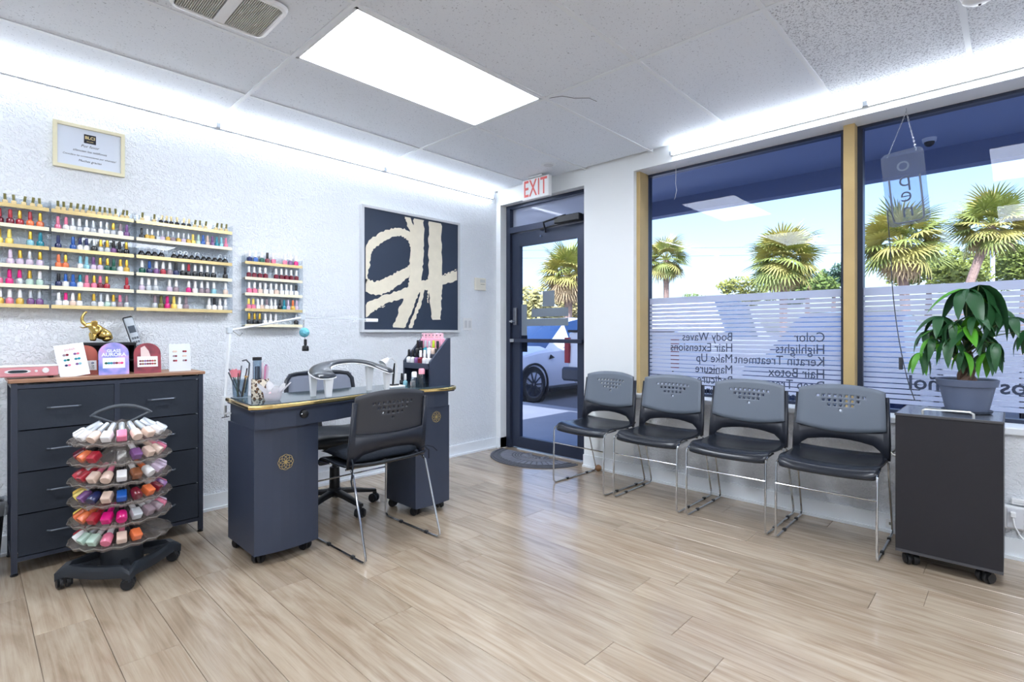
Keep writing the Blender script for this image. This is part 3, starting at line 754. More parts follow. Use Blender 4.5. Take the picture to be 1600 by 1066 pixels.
def rack(x0, x1, zs, label, rows, rname, group):
    yb = YL - .002; yf = YL - .062
    t = thing('polish_rack', label, 'rack', ((x0+x1)/2, YL, zs[0]-.012)); T = Matrix.Translation((-(x0+x1)/2, -YL, -(zs[0]-.012)))
    zt = zs[-1] + .045
    MB().box(x0, x1, yb-.003, yb, zs[0]-.012, zt, T).build('back_panel', M_acr, t, False)
    for x in (x0, x1-.003): MB().box(x, x+.003, yf, yb-.003, zs[0]-.012, zt, T).build('side_panel', M_acr, t, False)
    for k, z in enumerate(zs):
        s = MB().box(x0+.003, x1-.003, yf+.004, yb-.003, z-.004, z, T).build('shelf', M_shelf, t, False)
        MB().box(x0+.003, x1-.003, yf, yf+.004, z-.012, z+.007, T).build('front_lip', M_shelf if (k+len(rows)) % 3 == 0 or k == len(zs)-1 else M_shelf2, s, False)
    n = len(zs)
    for k, row in enumerate(rows):           # top shelf first
        z = zs[n-1-k]; codes = row.split(); m = len(codes); cnt = 0
        sh = 'top' if k == 0 else 'bottom' if k == n-1 else ORD[k]
        for i, c in enumerate(codes):
            if c == '-': continue
            x = x0 + .018 + (x1-x0-.036)*(i+.5)/m; cnt += 1
            kind = 'ring' if c[1] == 'K' else 'sq' if len(c) > 2 else 'round'
            cap = 'k' if c[1] == 'K' else c[1]
            pitch = (x1-x0-.036)/m; sc = min(1.04, pitch/.0305)
            rot = None; yy = YL-.036
            if 'F' in c[2:]: rot = (R(10), R(random.uniform(-4,12)), random.uniform(-.2,.2)); kind = 'sq'; sc = min(.74, sc)
            lab = '%s polish with %s cap, %s on %s shelf of the %s' % (PAL[c[0]][0], PAL[cap][0] if kind != 'ring' else 'ring-topped', ORD[cnt-1], sh, rname)
            bottle(c[0]+cap, (x + random.uniform(-.002,.002), yy, z + .0005), lab, group, kind, rot, sc)
ZS = [1.262 + .1005*k for k in range(6)]
rack(.000, .298, ZS, 'acrylic six-shelf polish rack leftmost on the wall', [' '.join(['fuF']*8), 'rr rr dr dr ra or oa', 'ii ii ya yy - ca tt', 'oa oa - ll la ls la', 'ps pa ps hh sh qa qw', 'aw pw aw pw aw vs vs'], 'leftmost rack', 'polish on the leftmost rack')
rack(.301, .661, ZS, 'acrylic six-shelf polish rack between the leftmost and the widest racks', [' '.join(['fuF']*13), 'pp wp ws sw ws ss ws ws sa wm vv', 'nn - bb wn wn ks sa sa vk kk ka', 'oo oa - wc cc lv la ga gg wa aa', 'nk wb bb wt pp pa dp ra - - rr', 'ww wh ew wa - sa ws qw sa mp sm'], 'middle rack', 'polish on the middle rack')
rack(.667, 1.180, ZS, 'widest acrylic six-shelf polish rack on the left wall', ['fuF - fuF kfF kfF kfF kfF kfF kfF fuF fuF fuF - fuF fuF fuF', 'kkS asS asS ssS lsS asS msS asS lsS asS yyS qq bb ee vv tt cc pp', 'kK kK kK kK - kK kK kK kK kK kK kK kK kK kK', 'gw nb vw rw mw nk kw kr kw kw kw kw - kk', 'lw sw sw - lw mw - hw ww mw mw cw - ew', '- - sm uu hh yy ww mm - - - ww wk ww sw'], 'widest rack', 'polish on the widest rack')
ZS4 = [1.174 + .1035*k for k in range(5)]
rack(1.253, 1.640, ZS4, 'small acrylic five-shelf polish rack next to the painting', ['nwS bwS gwS dkS pwS - pwS vwS hwS', 'dwS dwS dwS dwS - dwS dwS dwS dwS dwS', 'pwS pwS ewS wwS wwS ewS wwS wwS wwS wkS', 'pyS pyS wwS ewS wm ww ww kk tt ll ao ll', 'ka ka ka ww ww ww - - - ks'], 'small rack', 'polish on the small rack')

# ---------------------------------------------------------------- rotating polish carousel
ccx, ccy = .50, 3.005
car = thing('polish_carousel', 'six-tier rotating polish stand on a black wheeled base before the dresser', 'display stand', (ccx, ccy, 0))
M_bpl = mat('black_ribbed_plastic', (38,43,50), .45)
M_tray = glass_mat('smoky_clear_plastic', (240,238,236), 1.2, .08, ((206,200,196), .13))
tips = [Vector((.205*cos(R(a)), .205*sin(R(a)), 0)) for a in (-93, -3, 87, 177)]
ring = []
for k in range(4):
    a, b = tips[k], tips[(k+1)%4]
    for t_ in (0, .12, .3, .5, .7, .88):
        p = a.lerp(b, t_); bow = 1 - .0*sin(PI*t_); h = .098 - .022*sin(PI*t_)**.5 if 0 < t_ < 1 else .078
        p = p*(1.04 if t_ == 0 else 1.03 if t_ in (.12,.88) else 1.0)
        ring.append((p.x, p.y, h - (.012 if t_ == 0 else 0)))
rings = []
for i, p in enumerate(ring):
    d = Vector((p[0], p[1], 0)).normalized(); w_ = .019 if i % 6 else .024
    rings.append([(p[0]+d.x*a, p[1]+d.y*a, p[2]+b) for a, b in ((-w_,-.022),(w_,-.03),(w_*1.05,.004),(w_*.5,.018),(-w_*.6,.018),(-w_,.004))])
rings.append(rings[0])
MB().loft(rings, True, False, False).build('base_ring', M_bpl, car)
for t_ in tips:
    d = t_.normalized(); n = Vector((-d.y, d.x, 0))
    MB().loft([[tuple(d*r_ + n*s*w_ + Vector((0,0,z+b))) for s, b in ((-1,-.012),(1,-.012),(1,.012),(-1,.012))] for r_, w_, z in ((.05,.016,.085),(.12,.012,.075),(.195,.012,.075))]).build('base_spoke', M_bpl, car)
MB().lathe([(.01,.055),(.085,.055),(.08,.12),(.072,.165),(.05,.172),(.03,.185),(.022,.19)], 24).build('base_hub', M_bpl, car)
casters(car, [(p.x*1.0, p.y*1.0, 1.05) for p in tips])
MB().lathe([(.016,.17),(.016,.715),(.004,.72)], 12).build('column', M_tray, car)
uu = Vector((-ccx, -ccy, 0)).normalized(); rg = Vector((-uu.y, uu.x, 0))
h = []
for i in range(11):
    a = -1 + 2*i/10; h.append(rg*(.116*a) + Vector((0,0,.782 - .040*a*a)))
hb = MB().tube(h, [.004]+[.0075]*2+[.009]*5+[.0075]*2+[.004], 8).build('carry_handle', mat('grey_plastic', (70,76,84), .35), car)
for s in (-1,1): MB().tube([rg*(.108*s)+Vector((0,0,.745)), rg*(.05*s)+Vector((0,0,.715)), Vector((0,0,.690))], .006, 6).build('handle_strut', mat('grey_plastic', (70,76,84), .35), hb)
TIER = ['ws ws ws es ws ps es es ws ss ws', 'dw dk ok rk - - vw ek ee pp lv', 'dw rs rr ep ep wk zw wo ls ls ls', 'as ys vk nk ek bk dk ok dw vw ps', 'yw ow oo rr hh hk sw mw mw ps ls', 'rw wk qs qw pw ep ok - - - -']
NS = 18
def tray_mesh():
    q = MB(); n = NS*4; rings = []
    for r_, z in ((.030,.078),(.09,.045),(.150,.012),(.186,-.002),(.196,.006),(.199,.014),(.194,.012),(.183,.003),(.150,.016),(.09,.049),(.030,.082)):
        rg_ = []
        for j in range(n):
            a = 2*PI*j/n; w_ = (.5+.5*cos(NS*a)); rr = r_*(1 - .035*(1-w_)*(r_/.2)**3)
            rg_.append((rr*cos(a), rr*sin(a), z - .006*w_*(r_/.2)))
        rings.append(rg_)
    q.loft(rings, True, False, False)
    return q.mesh('tray', M_tray)
fin = MB().add([(.05,-.0006,.07),(.180,-.0006,.0),(.188,-.0006,.016),(.14,-.0006,.038),(.05,-.0006,.082),(.05,.0006,.07),(.180,.0006,.0),(.188,.0006,.016),(.14,.0006,.038),(.05,.0006,.082)],
   [(0,1,2,3,4),(9,8,7,6,5),(0,5,6,1),(1,6,7,2),(2,7,8,3),(3,8,9,4),(4,9,5,0)]).mesh('divider', M_tray, False)
TM = tray_mesh()
RIM = MB().tube([(.198*(1-.035*(.5-.5*cos(NS*a)))*cos(a), .198*(1-.035*(.5-.5*cos(NS*a)))*sin(a), .013-.006*(.5+.5*cos(NS*a))) for a in [2*PI*j/72 for j in range(72)]], .0016, 5, closed=True).mesh('rim', mat('rim_highlight', (124,120,116), .15, 0, .8))  # opaque grey line, imitates highlights along the clear tray edge
ZT = [.630, .541, .452, .363, .272, .178]
a_cam = math.atan2(uu.y, uu.x)
tn = ['top', 'second', 'third', 'fourth', 'fifth', 'bottom']
for k, z in enumerate(ZT):
    tr = link('tray', TM, car, (0,0,z), (0,0,a_cam))
    link('rim', RIM, tr)
    for i in range(NS): link('divider', fin, tr, (0,0,0), (0,0,2*PI*(i+.5)/NS))
    codes = TIER[k].split(); cnt = 0
    for i, c in enumerate(codes):
        if c == '-': continue
        phi = (i-5)*2*PI/NS; cnt += 1
        d = uu*cos(phi) + rg*sin(phi)
        ax = (-d*.84 + Vector((0,0,.54))).normalized()
        pos = Vector((ccx, ccy, z)) + d*.170 + Vector((0,0,.024))
        # cap axis inward and up
        bottle(c, tuple(pos), '%s nail polish with %s cap, %s from left on the %s carousel tier' % (PAL[c[0]][0], PAL[c[1]][0], ORD[cnt-1], tn[k]), 'polish on the carousel', 'sq' if (i+k) % 3 else 'round', ax.to_track_quat('Z','Y').to_euler(), 1.42)

# ---------------------------------------------------------------- things on the dresser
dz = dzt + .0005
M_pinkm = mat('pink_metallic', (218,150,158), .35, .3)
pk_ = thing('nail_drill_box', 'pink electric nail drill control box on the dresser corner', 'nail drill', (.185, 3.44, dz))
MB().bbox(-.125,.125,-.06,.06,.008,.058,.006,2).build('case', M_pinkm, pk_)
MB().bbox(-.127,.127,-.062,.05,.054,.0605,.003).build('top_plate', M_white, pk_)
q = MB().prism([(.030*cos(a)*1 + (.016 if cos(a)>0 else -.016), .0085*sin(a)) for a in [2*PI*(j+.5)/16 for j in range(16)]], 0, .002, frame((-.020,-.060,.034),(1,0,0),(0,0,1))); d = q.build('display_bezel', M_white, pk_)
MB().prism([(.026*cos(a)*.8 + (.014 if cos(a)>0 else -.014), .0065*sin(a)) for a in [2*PI*(j+.5)/16 for j in range(16)]], .002, .003, frame((-.020,-.060,.034),(1,0,0),(0,0,1))).build('display', mat('dark_screen', (30,44,52), .2), d)
MB().lathe([(.013,0),(.012,.010),(.0,.011)], 18, M=frame((.078,-.060,.036),(1,0,0),(0,0,1))).build('dial', M_white, pk_)
MB().lathe([(.006,0),(.005,.004),(.0,.004)], 12, M=frame((.044,-.060,.034),(1,0,0),(0,0,1))).build('jack', M_white, pk_)
for x in (-.10,.10):
    for y in (-.045,.045): MB().lathe([(.008,0),(.008,.009)], 10, c=(x,y,0)).build('foot', M_black, pk_)
# swatch cards
def card(label, x0, x1, h, y, tilt, mat_, shape, side=0.):
    cx_ = (x0+x1)/2; w_ = x1-x0
    t = thing('swatch_card', label, 'display card', (cx_, y, dz), 0)
    M = Matrix.Rotation(side, 4, 'Y') @ Matrix.Rotation(R(-tilt), 4, 'X') @ frame((0,0,0), (1,0,0), (0,0,1))
    if shape == 'arch':
        r_ = w_/2; pts = [(-r_,0),(r_,0),(r_,h-r_*.92)] + [(r_*cos(a), h-r_*.92+r_*.92*sin(a)) for a in [PI*j/14 for j in range(1,14)]] + [(-r_,h-r_*.92)]
    else: pts = [(-w_/2,0),(w_/2,0),(w_/2,h),(-w_/2,h)]
    MB().prism(pts, -.003, 0, M).build('board', mat_, t, False)
    # rear strut so that it stands
    MB().prism([(-.012,0),(.012,0),(.006,h*.5),(-.006,h*.5)], -.0015, 0, Matrix.Rotation(side,4,'Y') @ Matrix.Translation((0, h*.40, 0)) @ Matrix.Rotation(R(38),4,'X') @ frame((0,0,0),(1,0,0),(0,0,1))).build('strut', M_white, t, False)
    return t, M
def dots(t, M, rows, m_list, r_=.0055, nm='swatch'):
    for k, (x, y) in enumerate(rows):
        c = m_list[k % len(m_list)]
        MB().prism([(x + r_*1.15*cos(a), y + r_*sin(a)) for a in [2*PI*j/10 for j in range(10)]], 0, .0022, M).build(nm, polish(c), t)
M_paper = mat('white_card', (236,240,244), .55)
t, M = card('white swatch card with six polish pairs, leaning beside the pink drill box', .318, .434, .165, 3.385, 10, M_paper, 'rect', R(-9))
dots(t, M, [(x+q, y) for y in (.112,.086,.060) for x, q in ((-.020,-.006),(-.020,.006),(.022,-.006),(.022,.006))], list('mdvptgttnpvc'))
text('heading', 'polish', .018, mat('rose_print', (206,132,140), .6), t, M @ Matrix.Translation((0,.138,.0004)), .0002)
g_or = mat('terracotta_card', (178,92,78), .5, var=(14,.25))
t, M = card('terracotta arched swatch card half hidden behind the white swatch card', .368, .470, .155, 3.425, 9, g_or, 'arch')
MB().prism([(-.03,.025),(.046,.025),(.046,.075),(-.03,.075)], 0, .0008, M).build('label_panel', M_paper, t, False); dots(t, M, [(.03,.062),(.03,.048),(.03,.036)], list('nkk'))
def grad(name, a, b, c_):
    m = mat(name, a, .45); n, l, p = nodes(m); tc = n.new('ShaderNodeTexCoord'); nz = n.new('ShaderNodeTexNoise'); nz.inputs['Scale'].default_value = 14; nz.inputs['Detail'].default_value = 2
    r_ = n.new('ShaderNodeValToRGB'); e = r_.color_ramp.elements; e[0].position = .35; e[0].color = srgb(*a); e[1].position = .65; e[1].color = srgb(*c_); k = e.new(.5); k.color = srgb(*b)
    l.new(tc.outputs['Object'], nz.inputs['Vector']); l.new(nz.outputs[0], r_.inputs[0]); l.new(r_.outputs[0], p.inputs['Base Color']); return m
t, M = card('purple and pink arched display card with white lettering on the dresser', .466, .594, .168, 3.375, 7, grad('aurora_card', (112,130,206), (176,160,222), (224,160,206)), 'arch')
text('lettering', 'GLASS', .021, M_white, t, M @ Matrix.Translation((0,.124,.0004)), .0003, bold=.0006); text('lettering', 'AURORA', .025, M_white, t, M @ Matrix.Translation((0,.104,.0004)), .0003, bold=.0008)
MB().prism([(-.047,.034),(.047,.034),(.047,.088),(-.047,.088)], 0, .0008, M).build('label_panel', M_paper, t, False); dots(t, M, [(-.033+.011*k, .060) for k in range(7)], list('gttvdph'), .006)
t, M = card('dark red arched swatch card with rows of dots on the dresser', .615, .738, .163, 3.375, 7, grad('wine_card', (112,48,62), (150,62,74), (168,70,76)), 'arch')
MB().prism([(-.030,.075),(.018,.075),(.006,.12),(-.012,.148),(-.030,.138)], 0, .0007, M).build('photo_patch', mat('blush_print', (226,204,202), .6), t, False)
MB().prism([(-.046,.034),(.046,.034),(.046,.090),(-.046,.090)], 0.0007, .0014, M).build('label_panel', M_paper, t, False); dots(t, M, [(-.033+.011*k, y) for y in (.066,.050) for k in range(7)], list('dzvddrz'), .0052)
t, M = card('clear standing card with six red swatches at the right of the dresser', .785, .893, .155, 3.42, 6, mat('frosted_card', (222,228,234), .3), 'rect')
dots(t, M, [(x+q, y) for y in (.112,.086,.060) for x, q in ((-.024,-.005),(-.024,.005),(.024,-.005),(.024,.005))], list('eedrmd'))
# riser shelf, elephant, phone
rs = thing('riser_shelf', 'black riser shelf behind the swatch cards on the dresser', 'shelf', (.530, 3.565, dz))
MB().bbox(-.118,.118,-.07,.07,.148,.165,.004).build('top_board', M_black, rs)
MB().bbox(-.118,.118,-.07,.07,.062,.072,.003).build('mid_board', M_black, rs)
for s in (-1,1): MB().box(s*.118-.010*(s>0), s*.118+.010*(s<0), -.068, .068, 0, .148).build('side_panel', M_black, rs, False)
MB().box(-.108,.108,.062,.067,0.0,.148).build('back_panel', mat('dark_grey_board', (84,90,98), .5), rs, False)
M_brass = mat('polished_brass', (206,176,104), .16, 1.)
el = thing('elephant_figurine', 'gold elephant figurine with raised trunk on the riser shelf', 'figurine', (.482, 3.555, dz+.1655))
SKV = [((.030,0,.040),.036),((.004,0,.060),.034),((-.016,0,.088),.024),((-.028,0,.098),.021),((-.046,0,.096),.0125),((-.058,0,.104),.0098),((-.062,0,.122),.0085),((-.058,0,.142),.0072),((-.048,0,.158),.0060),((-.040,0,.165),.0055),
       ((.048,.026,.022),.020),((.030,.032,.006),.011),((.048,-.026,.022),.020),((.030,-.032,.006),.011),((-.010,.022,.045),.015),((-.016,.026,.024),.0115),((-.016,.026,.006),.012),((-.010,-.022,.045),.015),((-.016,-.026,.024),.0115),((-.016,-.026,.006),.012),((.060,0,.044),.016),((-.050,0,.082),.006)]
SKE = [(0,1),(1,2),(2,3),(3,4),(4,5),(5,6),(6,7),(7,8),(8,9),(0,10),(10,11),(0,12),(12,13),(1,14),(14,15),(15,16),(1,17),(17,18),(18,19),(0,20),(3,21)]
me = bpy.data.meshes.new('body'); me.from_pydata([v for v, r_ in SKV], SKE, []); me.materials.append(M_brass)
b = link('body', me, el); m = b.modifiers.new('skin', 'SKIN'); 
sv = me.skin_vertices[0] if me.skin_vertices else None
if sv is None:
    bpy.context.view_layer.objects.active = b; b.select_set(True)
    bpy.ops.object.mode_set(mode='OBJECT'); bpy.ops.mesh.customdata_skin_add() if hasattr(bpy.ops.mesh, 'customdata_skin_add') else None
    sv = me.skin_vertices[0]
for i, (v, r_) in enumerate(SKV): sv.data[i].radius = (r_, r_)
sv.data[0].use_root = True
m.use_smooth_shade = True; subsurf(b, 2)
for s in (-1,1):
    pts = [(.006,0),(.014,.022),(.010,.036),(-.006,.038),(-.018,.024),(-.016,.004),(-.006,-.008)]
    ear = MB().prism([(x, z) for x, z in pts], -.002, .002, frame((-.010, s*.024, .082), (1, s*.35, 0), (0, s*.15, 1))).build('ear', M_brass, el); subsurf(ear, 2)
    MB().tube([(-.040,s*.010,.084),(-.058,s*.014,.078),(-.070,s*.013,.084)], [.0036,.003,.001], 6).build('tusk', M_brass, el)
ph = thing('cordless_phone', 'silver cordless phone standing in a black dock beside the elephant', 'phone', (.702, 3.575, dz))
MB().bbox(-.030,.030,-.05,.045,0,.030,.006,2).build('dock', M_black, ph)
T = Matrix.Translation((0,.005,.02)) @ Matrix.Rotation(R(-15),4,'Y') @ Matrix.Rotation(R(-6),4,'X')
MB().bbox(-.024,.024,-.012,.014,0,.30,.008,2,T).build('handset_back', M_black, ph)
hs_ = MB().bbox(-.022,.022,-.0155,-.008,.01,.292,.006,2,T).build('handset_face', mat('silver_plastic', (176,184,192), .35, .3), ph)
MB().box(-.016,.016,-.0165,-.0154,.205,.245,T).build('screen', mat('phone_screen', (40,56,72), .2), hs_, False)
for i in range(3):
    for j in range(5): MB().bbox(-.015+.0115*i,-.0065+.0115*i,-.0172,-.0154,.075+.023*j,.088+.023*j,.002,1,T).build('key', mat('phone_key', (96,104,112), .5), hs_)

# trash bin with liner at the left edge
tbn = thing('waste_bin', 'black waste bin with clear liner beside the dresser', 'bin', (-.006, 3.37, 0))
MB().lathe([(.10,0),(.105,.005),(.128,.34),(.131,.345),(.124,.342),(.10,.015)], 24).build('bucket', M_black, tbn)
rr_ = []
for r_, z in ((.120,.30),(.128,.352),(.136,.356),(.138,.33),(.1345,.29)):
    rr_.append([((r_+.003*sin(9*a+z*50))*cos(a), (r_+.003*sin(9*a+z*50))*sin(a), z+.006*sin(7*a)) for a in [2*PI*j/48 for j in range(48)]])
MB().loft(rr_, True, False, False).build('liner', glass_mat('clear_liner', (210,214,218), 1.2, .1, ((190,195,200), .35)), tbn)

# ---------------------------------------------------------------- things on the manicure desk
tz = TZ + .0003
ar = thing('hand_rest', 'black padded curved hand rest on white legs on the desk', 'hand rest', (1.50, 2.70, tz))
def arcpath():
    P = [(-.185,-.115,.098),(-.200,-.050,.124),(-.165,.015,.148),(-.08,.060,.162),(.03,.070,.166),(.12,.040,.155),(.19,-.012,.126),(.235,-.065,.102)]
    return [Vector(p) for p in P]
def band(ws, zoff, hh, n=12):
    P = arcpath(); 
    # densify
    Q = []
    for i in range(len(P)-1):
        for k in range(4):
            t_ = k/4; p0, p1, p2, p3 = P[max(i-1,0)], P[i], P[i+1], P[min(i+2,len(P)-1)]
            Q.append(.5*((2*p1)+(p2-p0)*t_+(2*p0-5*p1+4*p2-p3)*t_*t_+(3*p1-p0-3*p2+p3)*t_**3))
    Q.append(P[-1]); rings = []; N = len(Q)
    for i, p in enumerate(Q):
        t_ = (Q[min(i+1,N-1)]-Q[max(i-1,0)]).normalized(); nn = Vector((-t_.y,t_.x,0)).normalized(); u = i/(N-1)
        w_ = ws(u); e = min(1, (min(u, 1-u)/.05))**.5 if min(u,1-u) < .05 else 1; e = max(e, .12)
        rings.append([tuple(p + nn*(w_*e*cos(a)) + Vector((0,0,zoff + hh*e*max(-.55, sin(a))))) for a in [2*PI*j/n for j in range(n)]])
    return MB().loft(rings)
wf = lambda u: .036 + .040*max(0,1-u/.48)**1.2 + .008*max(0,(u-.7)/.3)
band(wf, .004, .017).build('pad', mat('black_vinyl_pad', (40,46,54), .28, coat=.3), ar)
band(lambda u: wf(u)+.004, -.004, .006).build('pad_board', M_white, ar)
for x, y, w_, hh in ((-.225,-.010,.020,.126),(-.180,-.090,.024,.098),(.205,-.045,.019,.106),(.135,.030,.022,.140)):
    MB().loft([[(x+sx*w_*k, y+sy*.013*k, z) for sx, sy in ((-1,-1),(1,-1),(1,1),(-1,1))] for k, z in ((.62,0),(.8,hh*.5),(1.0,hh))]).build('leg', M_white, ar, False)
# tools, cup, brush pot, petal bowl
cp = thing('tool_cup', 'clear cup of nail tools with pink rose at the left desk edge', 'cup', (.985, 2.905, tz))
MB().lathe([(.028,0),(.036,.002),(.040,.095),(.038,.095),(.034,.006),(.0,.005)], 18).build('cup', glass_mat('clear_cup', (226,234,240), 1.5), cp)
def rod(p, q_, r_, nm, m): return MB().tube([p, tuple((Vector(p)+Vector(q_))/2), q_], r_, 6).build(nm, m, cp)
M_stl = mat('tool_steel', (150,156,164), .25, 1.)
for k, (p, q_, m) in enumerate((((.01,0,.006),(-.045,.03,.150),M_stl),((-.01,.01,.006),(.012,.02,.165),M_stl),((0,-.01,.006),(.03,-.005,.14),mat('taupe_handle',(96,80,84),.5)),((.012,.012,.006),(.04,.02,.150),M_black),((-.012,0,.006),(-.02,-.025,.13),M_stl),((.0,.015,.006),(-.06,-.01,.135),mat('grey_rubber',(88,94,100),.6)))):
    rod(p, q_, .0035, 'tool', m)
MB().tube([(.03,.02,.02),(.048,.02,.12),(.052,.02,.175),(.035,.018,.195),(.015,.016,.190)], .004, 6).build('curved_tool', mat('grey_rubber', (88,94,100), .6), cp)
M_rose = mat('rose_petal', (232,142,156), .6)
rose = MB().tube([(-.015,-.005,.01),(-.03,-.012,.12)], .002, 6).build('rose_stem', mat('stem_green', (70,100,60), .6), cp)
for k in range(9):
    a = k*2.4; r_ = .006 + .0018*k
    q = MB(); pts = []
    for i in range(5):
        for j in range(4):
            u, w_ = -1+2*i/4, j/3
            rr2 = r_*(1+.35*w_); aa = a + u*.8
            pts.append((-.031+rr2*cos(aa), -.012+rr2*sin(aa), .118 + w_*.036*(1-.25*u*u) - .0012*k))
    q.add(pts, [(i*4+j, (i+1)*4+j, (i+1)*4+j+1, i*4+j+1) for i in range(4) for j in range(3)])
    q.build('petal', M_rose, rose)
M_gd = mat('gold_foil_flower', (214,176,110), .4, .4)
gf = MB().tube([(.01,-.01,.01),(.022,-.018,.10)], .002, 6).build('gold_flower_stem', M_gd, cp)
for k in range(6):
    a = R(60*k); MB().prism([(0,0),(.008,-.005),(.018,0),(.008,.005)], 0, .001, Matrix.Translation((.022,-.018,.10)) @ Matrix.Rotation(a,4,'Z') @ Matrix.Rotation(R(-50),4,'Y')).build('gold_petal', M_gd, gf)
def leopard():
    m = mat('leopard_print', (226,206,176), .5); n, l, p = nodes(m); tc = n.new('ShaderNodeTexCoord')
    v = n.new('ShaderNodeTexVoronoi'); v.inputs['Scale'].default_value = 62; v.feature = 'F1'
    r_ = n.new('ShaderNodeValToRGB'); e = r_.color_ramp.elements; e[0].position = .18; e[0].color = srgb(150,104,70); e[1].position = .52; e[1].color = srgb(236,224,204); k = e.new(.32); k.color = srgb(52,38,32); k = e.new(.44); k.color = srgb(60,44,36)
    l.new(tc.outputs['Object'], v.inputs['Vector']); l.new(v.outputs['Distance'], r_.inputs[0]); l.new(r_.outputs[0], p.inputs['Base Color']); return m
lp = thing('leopard_brush_pot', 'leopard print pot holding brushes and a clear tube on the desk', 'pot', (1.045, 2.80, tz))
MB().lathe([(.0,0),(.040,0),(.042,.004),(.042,.100),(.039,.100),(.039,.008),(.0,.008)], 22).build('pot', leopard(), lp)
MB().lathe([(.0,.010),(.021,.010),(.021,.196),(.019,.196),(.019,.012),(.0,.012)], 16, c=(-.012,.008,0)).build('clear_tube', glass_mat('clear_cup', (226,234,240), 1.5), lp)
MB().lathe([(.0,.196),(.022,.196),(.022,.212),(.0,.213)], 16, c=(-.012,.008,0)).build('tube_lid', M_black, lp)
for k, (x, y) in enumerate(((-.02,.006),(-.008,.012),(-.012,-.002),(-.004,.004))): MB().tube([(x,y,.02),(x,y,.165)], .0035, 6).build('brush_handle', mat('navy_handle',(36,40,66),.4), lp)
for k, (x, y, c) in enumerate(((.018,-.006,(222,150,186)),(.026,.006,(190,140,180)),(.014,.018,(238,224,232)),(.024,-.016,(214,196,214)),(.030,.014,(230,228,234)))):
    MB().tube([(x*.8,y*.8,.012),(x*1.3,y*1.2,.165+.008*(k%3))], [.004,.006], 7).build('brush', mat('brush_%d' % k, c, .45), lp)
bw = thing('petal_bowl', 'translucent white petal-shaped bowl on the front left of the desk', 'bowl', (1.055, 2.665, tz))
M_frost = glass_mat('frosted_petal', (236,238,242), .8, .2, ((240,238,240), .62))
MB().lathe([(.0,0),(.030,0),(.038,.008),(.044,.040),(.040,.040),(.034,.012),(.0,.006)], 22).build('bowl', M_frost, bw)
for k in range(6):
    a = R(60*k+20); up = 1.0 if k % 2 else .8
    pts = []; 
    for i in range(5):
        for j in range(4):
            u, w_ = -1+2*i/4, j/3
            r_ = .040 + .042*w_*(1.1 if k%2 else .8); wd = .40*(1 - .75*w_**2)*u
            pts.append((r_*cos(a+wd), r_*sin(a+wd), .036 + .052*w_*up))
    o = MB().add(pts, [(i*4+j, (i+1)*4+j, (i+1)*4+j+1, i*4+j+1) for i in range(4) for j in range(3)]).build('petal', M_frost, bw); m = o.modifiers.new('t','SOLIDIFY'); m.thickness = .0025
stuff(MB().ball((0,0,.026), .026, 12, 8, (1,1,.7)).build('cotton', mat('pink_cotton', (228,188,196), .9, bump=(120,.8,.004)), bw))
# small gooseneck lamp
gn = thing('gooseneck_lamp', 'small white gooseneck desk lamp with bell shade before the polish tower', 'lamp', (1.835, 2.77, tz))
MB().bbox(-.055,.055,-.04,.04,0,.012,.004).build('base_plate', M_white, gn)
MB().bbox(-.030,.022,-.02,.02,.0125,.02,.003).build('base_pad', M_black, gn)
MB().tube([(.0,0,.02),(.012,0,.07),(.016,0,.12),(.008,0,.158),(-.018,0,.180),(-.044,0,.178),(-.058,0,.170)], [.007,.008,.006,.0035,.003,.003,.003], 8).build('gooseneck', M_white, gn)
MB().tube([(-.012,0,.02),(-.006,0,.10),(.0,0,.15)], [.006,.007,.004], 8).build('arm_back', M_black, gn)
MB().lathe([(.010,0),(.016,.012),(.024,.040),(.027,.052),(.024,.050),(.012,.014)], 18, M=frame((-.048,0,.176),(0,1,0),(.45,0,.9)).to_3x3().to_4x4() if False else Matrix.Translation((-.046,0,.178)) @ Vector((-.75,-.1,-.55)).to_track_quat('Z','Y').to_matrix().to_4x4()).build('shade', M_white, gn)
# bottles around the tower
for k, (x, y, c, sc, what) in enumerate(((1.935,2.80,'cw',1.0,'teal nail polish with white cap standing below the polish tower'),(1.955,2.745,'ew',1.05,'nude polish with tall white cap standing below the polish tower'),(1.95,2.86,'kk',1.0,'black polish at the back below the polish tower'))):
    bottle(c, (x, y, tz), what, 'bottles on the desk', 'round', None, sc)
for nm, x, y, h_, w_, cap, lab in (('liquid_bottle',1.955,2.655,.082,.024,(236,160,176),'clear liquid bottle with pink cap before the polish tower'),('glass_jar',1.925,2.690,.062,.021,(236,238,240),'short clear jar left of the pink-capped bottle')):
    t = thing(nm, lab, 'bottle', (x, y, tz))
    MB().lathe([(.0,0),(w_,0),(w_,h_*.8),(w_*.7,h_),(w_*.62,h_),(w_*.9,h_*.78),(w_*.9,.004),(.0,.004)], 16).build('glass', glass_mat('clear_cup', (226,234,240), 1.5), t)
    MB().lathe([(.0,h_),(w_*.8,h_),(w_*.8,h_+.026),(w_*.6,h_+.034),(.0,h_+.034)], 16).build('cap', mat('cap_%s' % nm, cap, .4), t)
tier = [(.9255, 2.015, ['wk','wk','vk','dw','ww','ww']), (.9855, 2.085, ['kk','kk','ts','ws','ei','kk'])]
for z, x, cs in tier:
    for i, c in enumerate(cs):
        bottle(c, (x, 2.873 - .0425*i, z+.0003), '%s polish with %s cap, %s from the back on the %s tower step' % (PAL[c[0]][0], PAL[c[1]][0], ORD[i], 'lower' if z < .95 else 'upper'), 'polish on the desk tower', 'sq' if i % 2 else 'round', None, 1.15)
bs = thing('pink_swatch_fan', 'pink tray of six brush bottles on top of the polish tower', 'swatches', (2.120, 2.76, .9858))
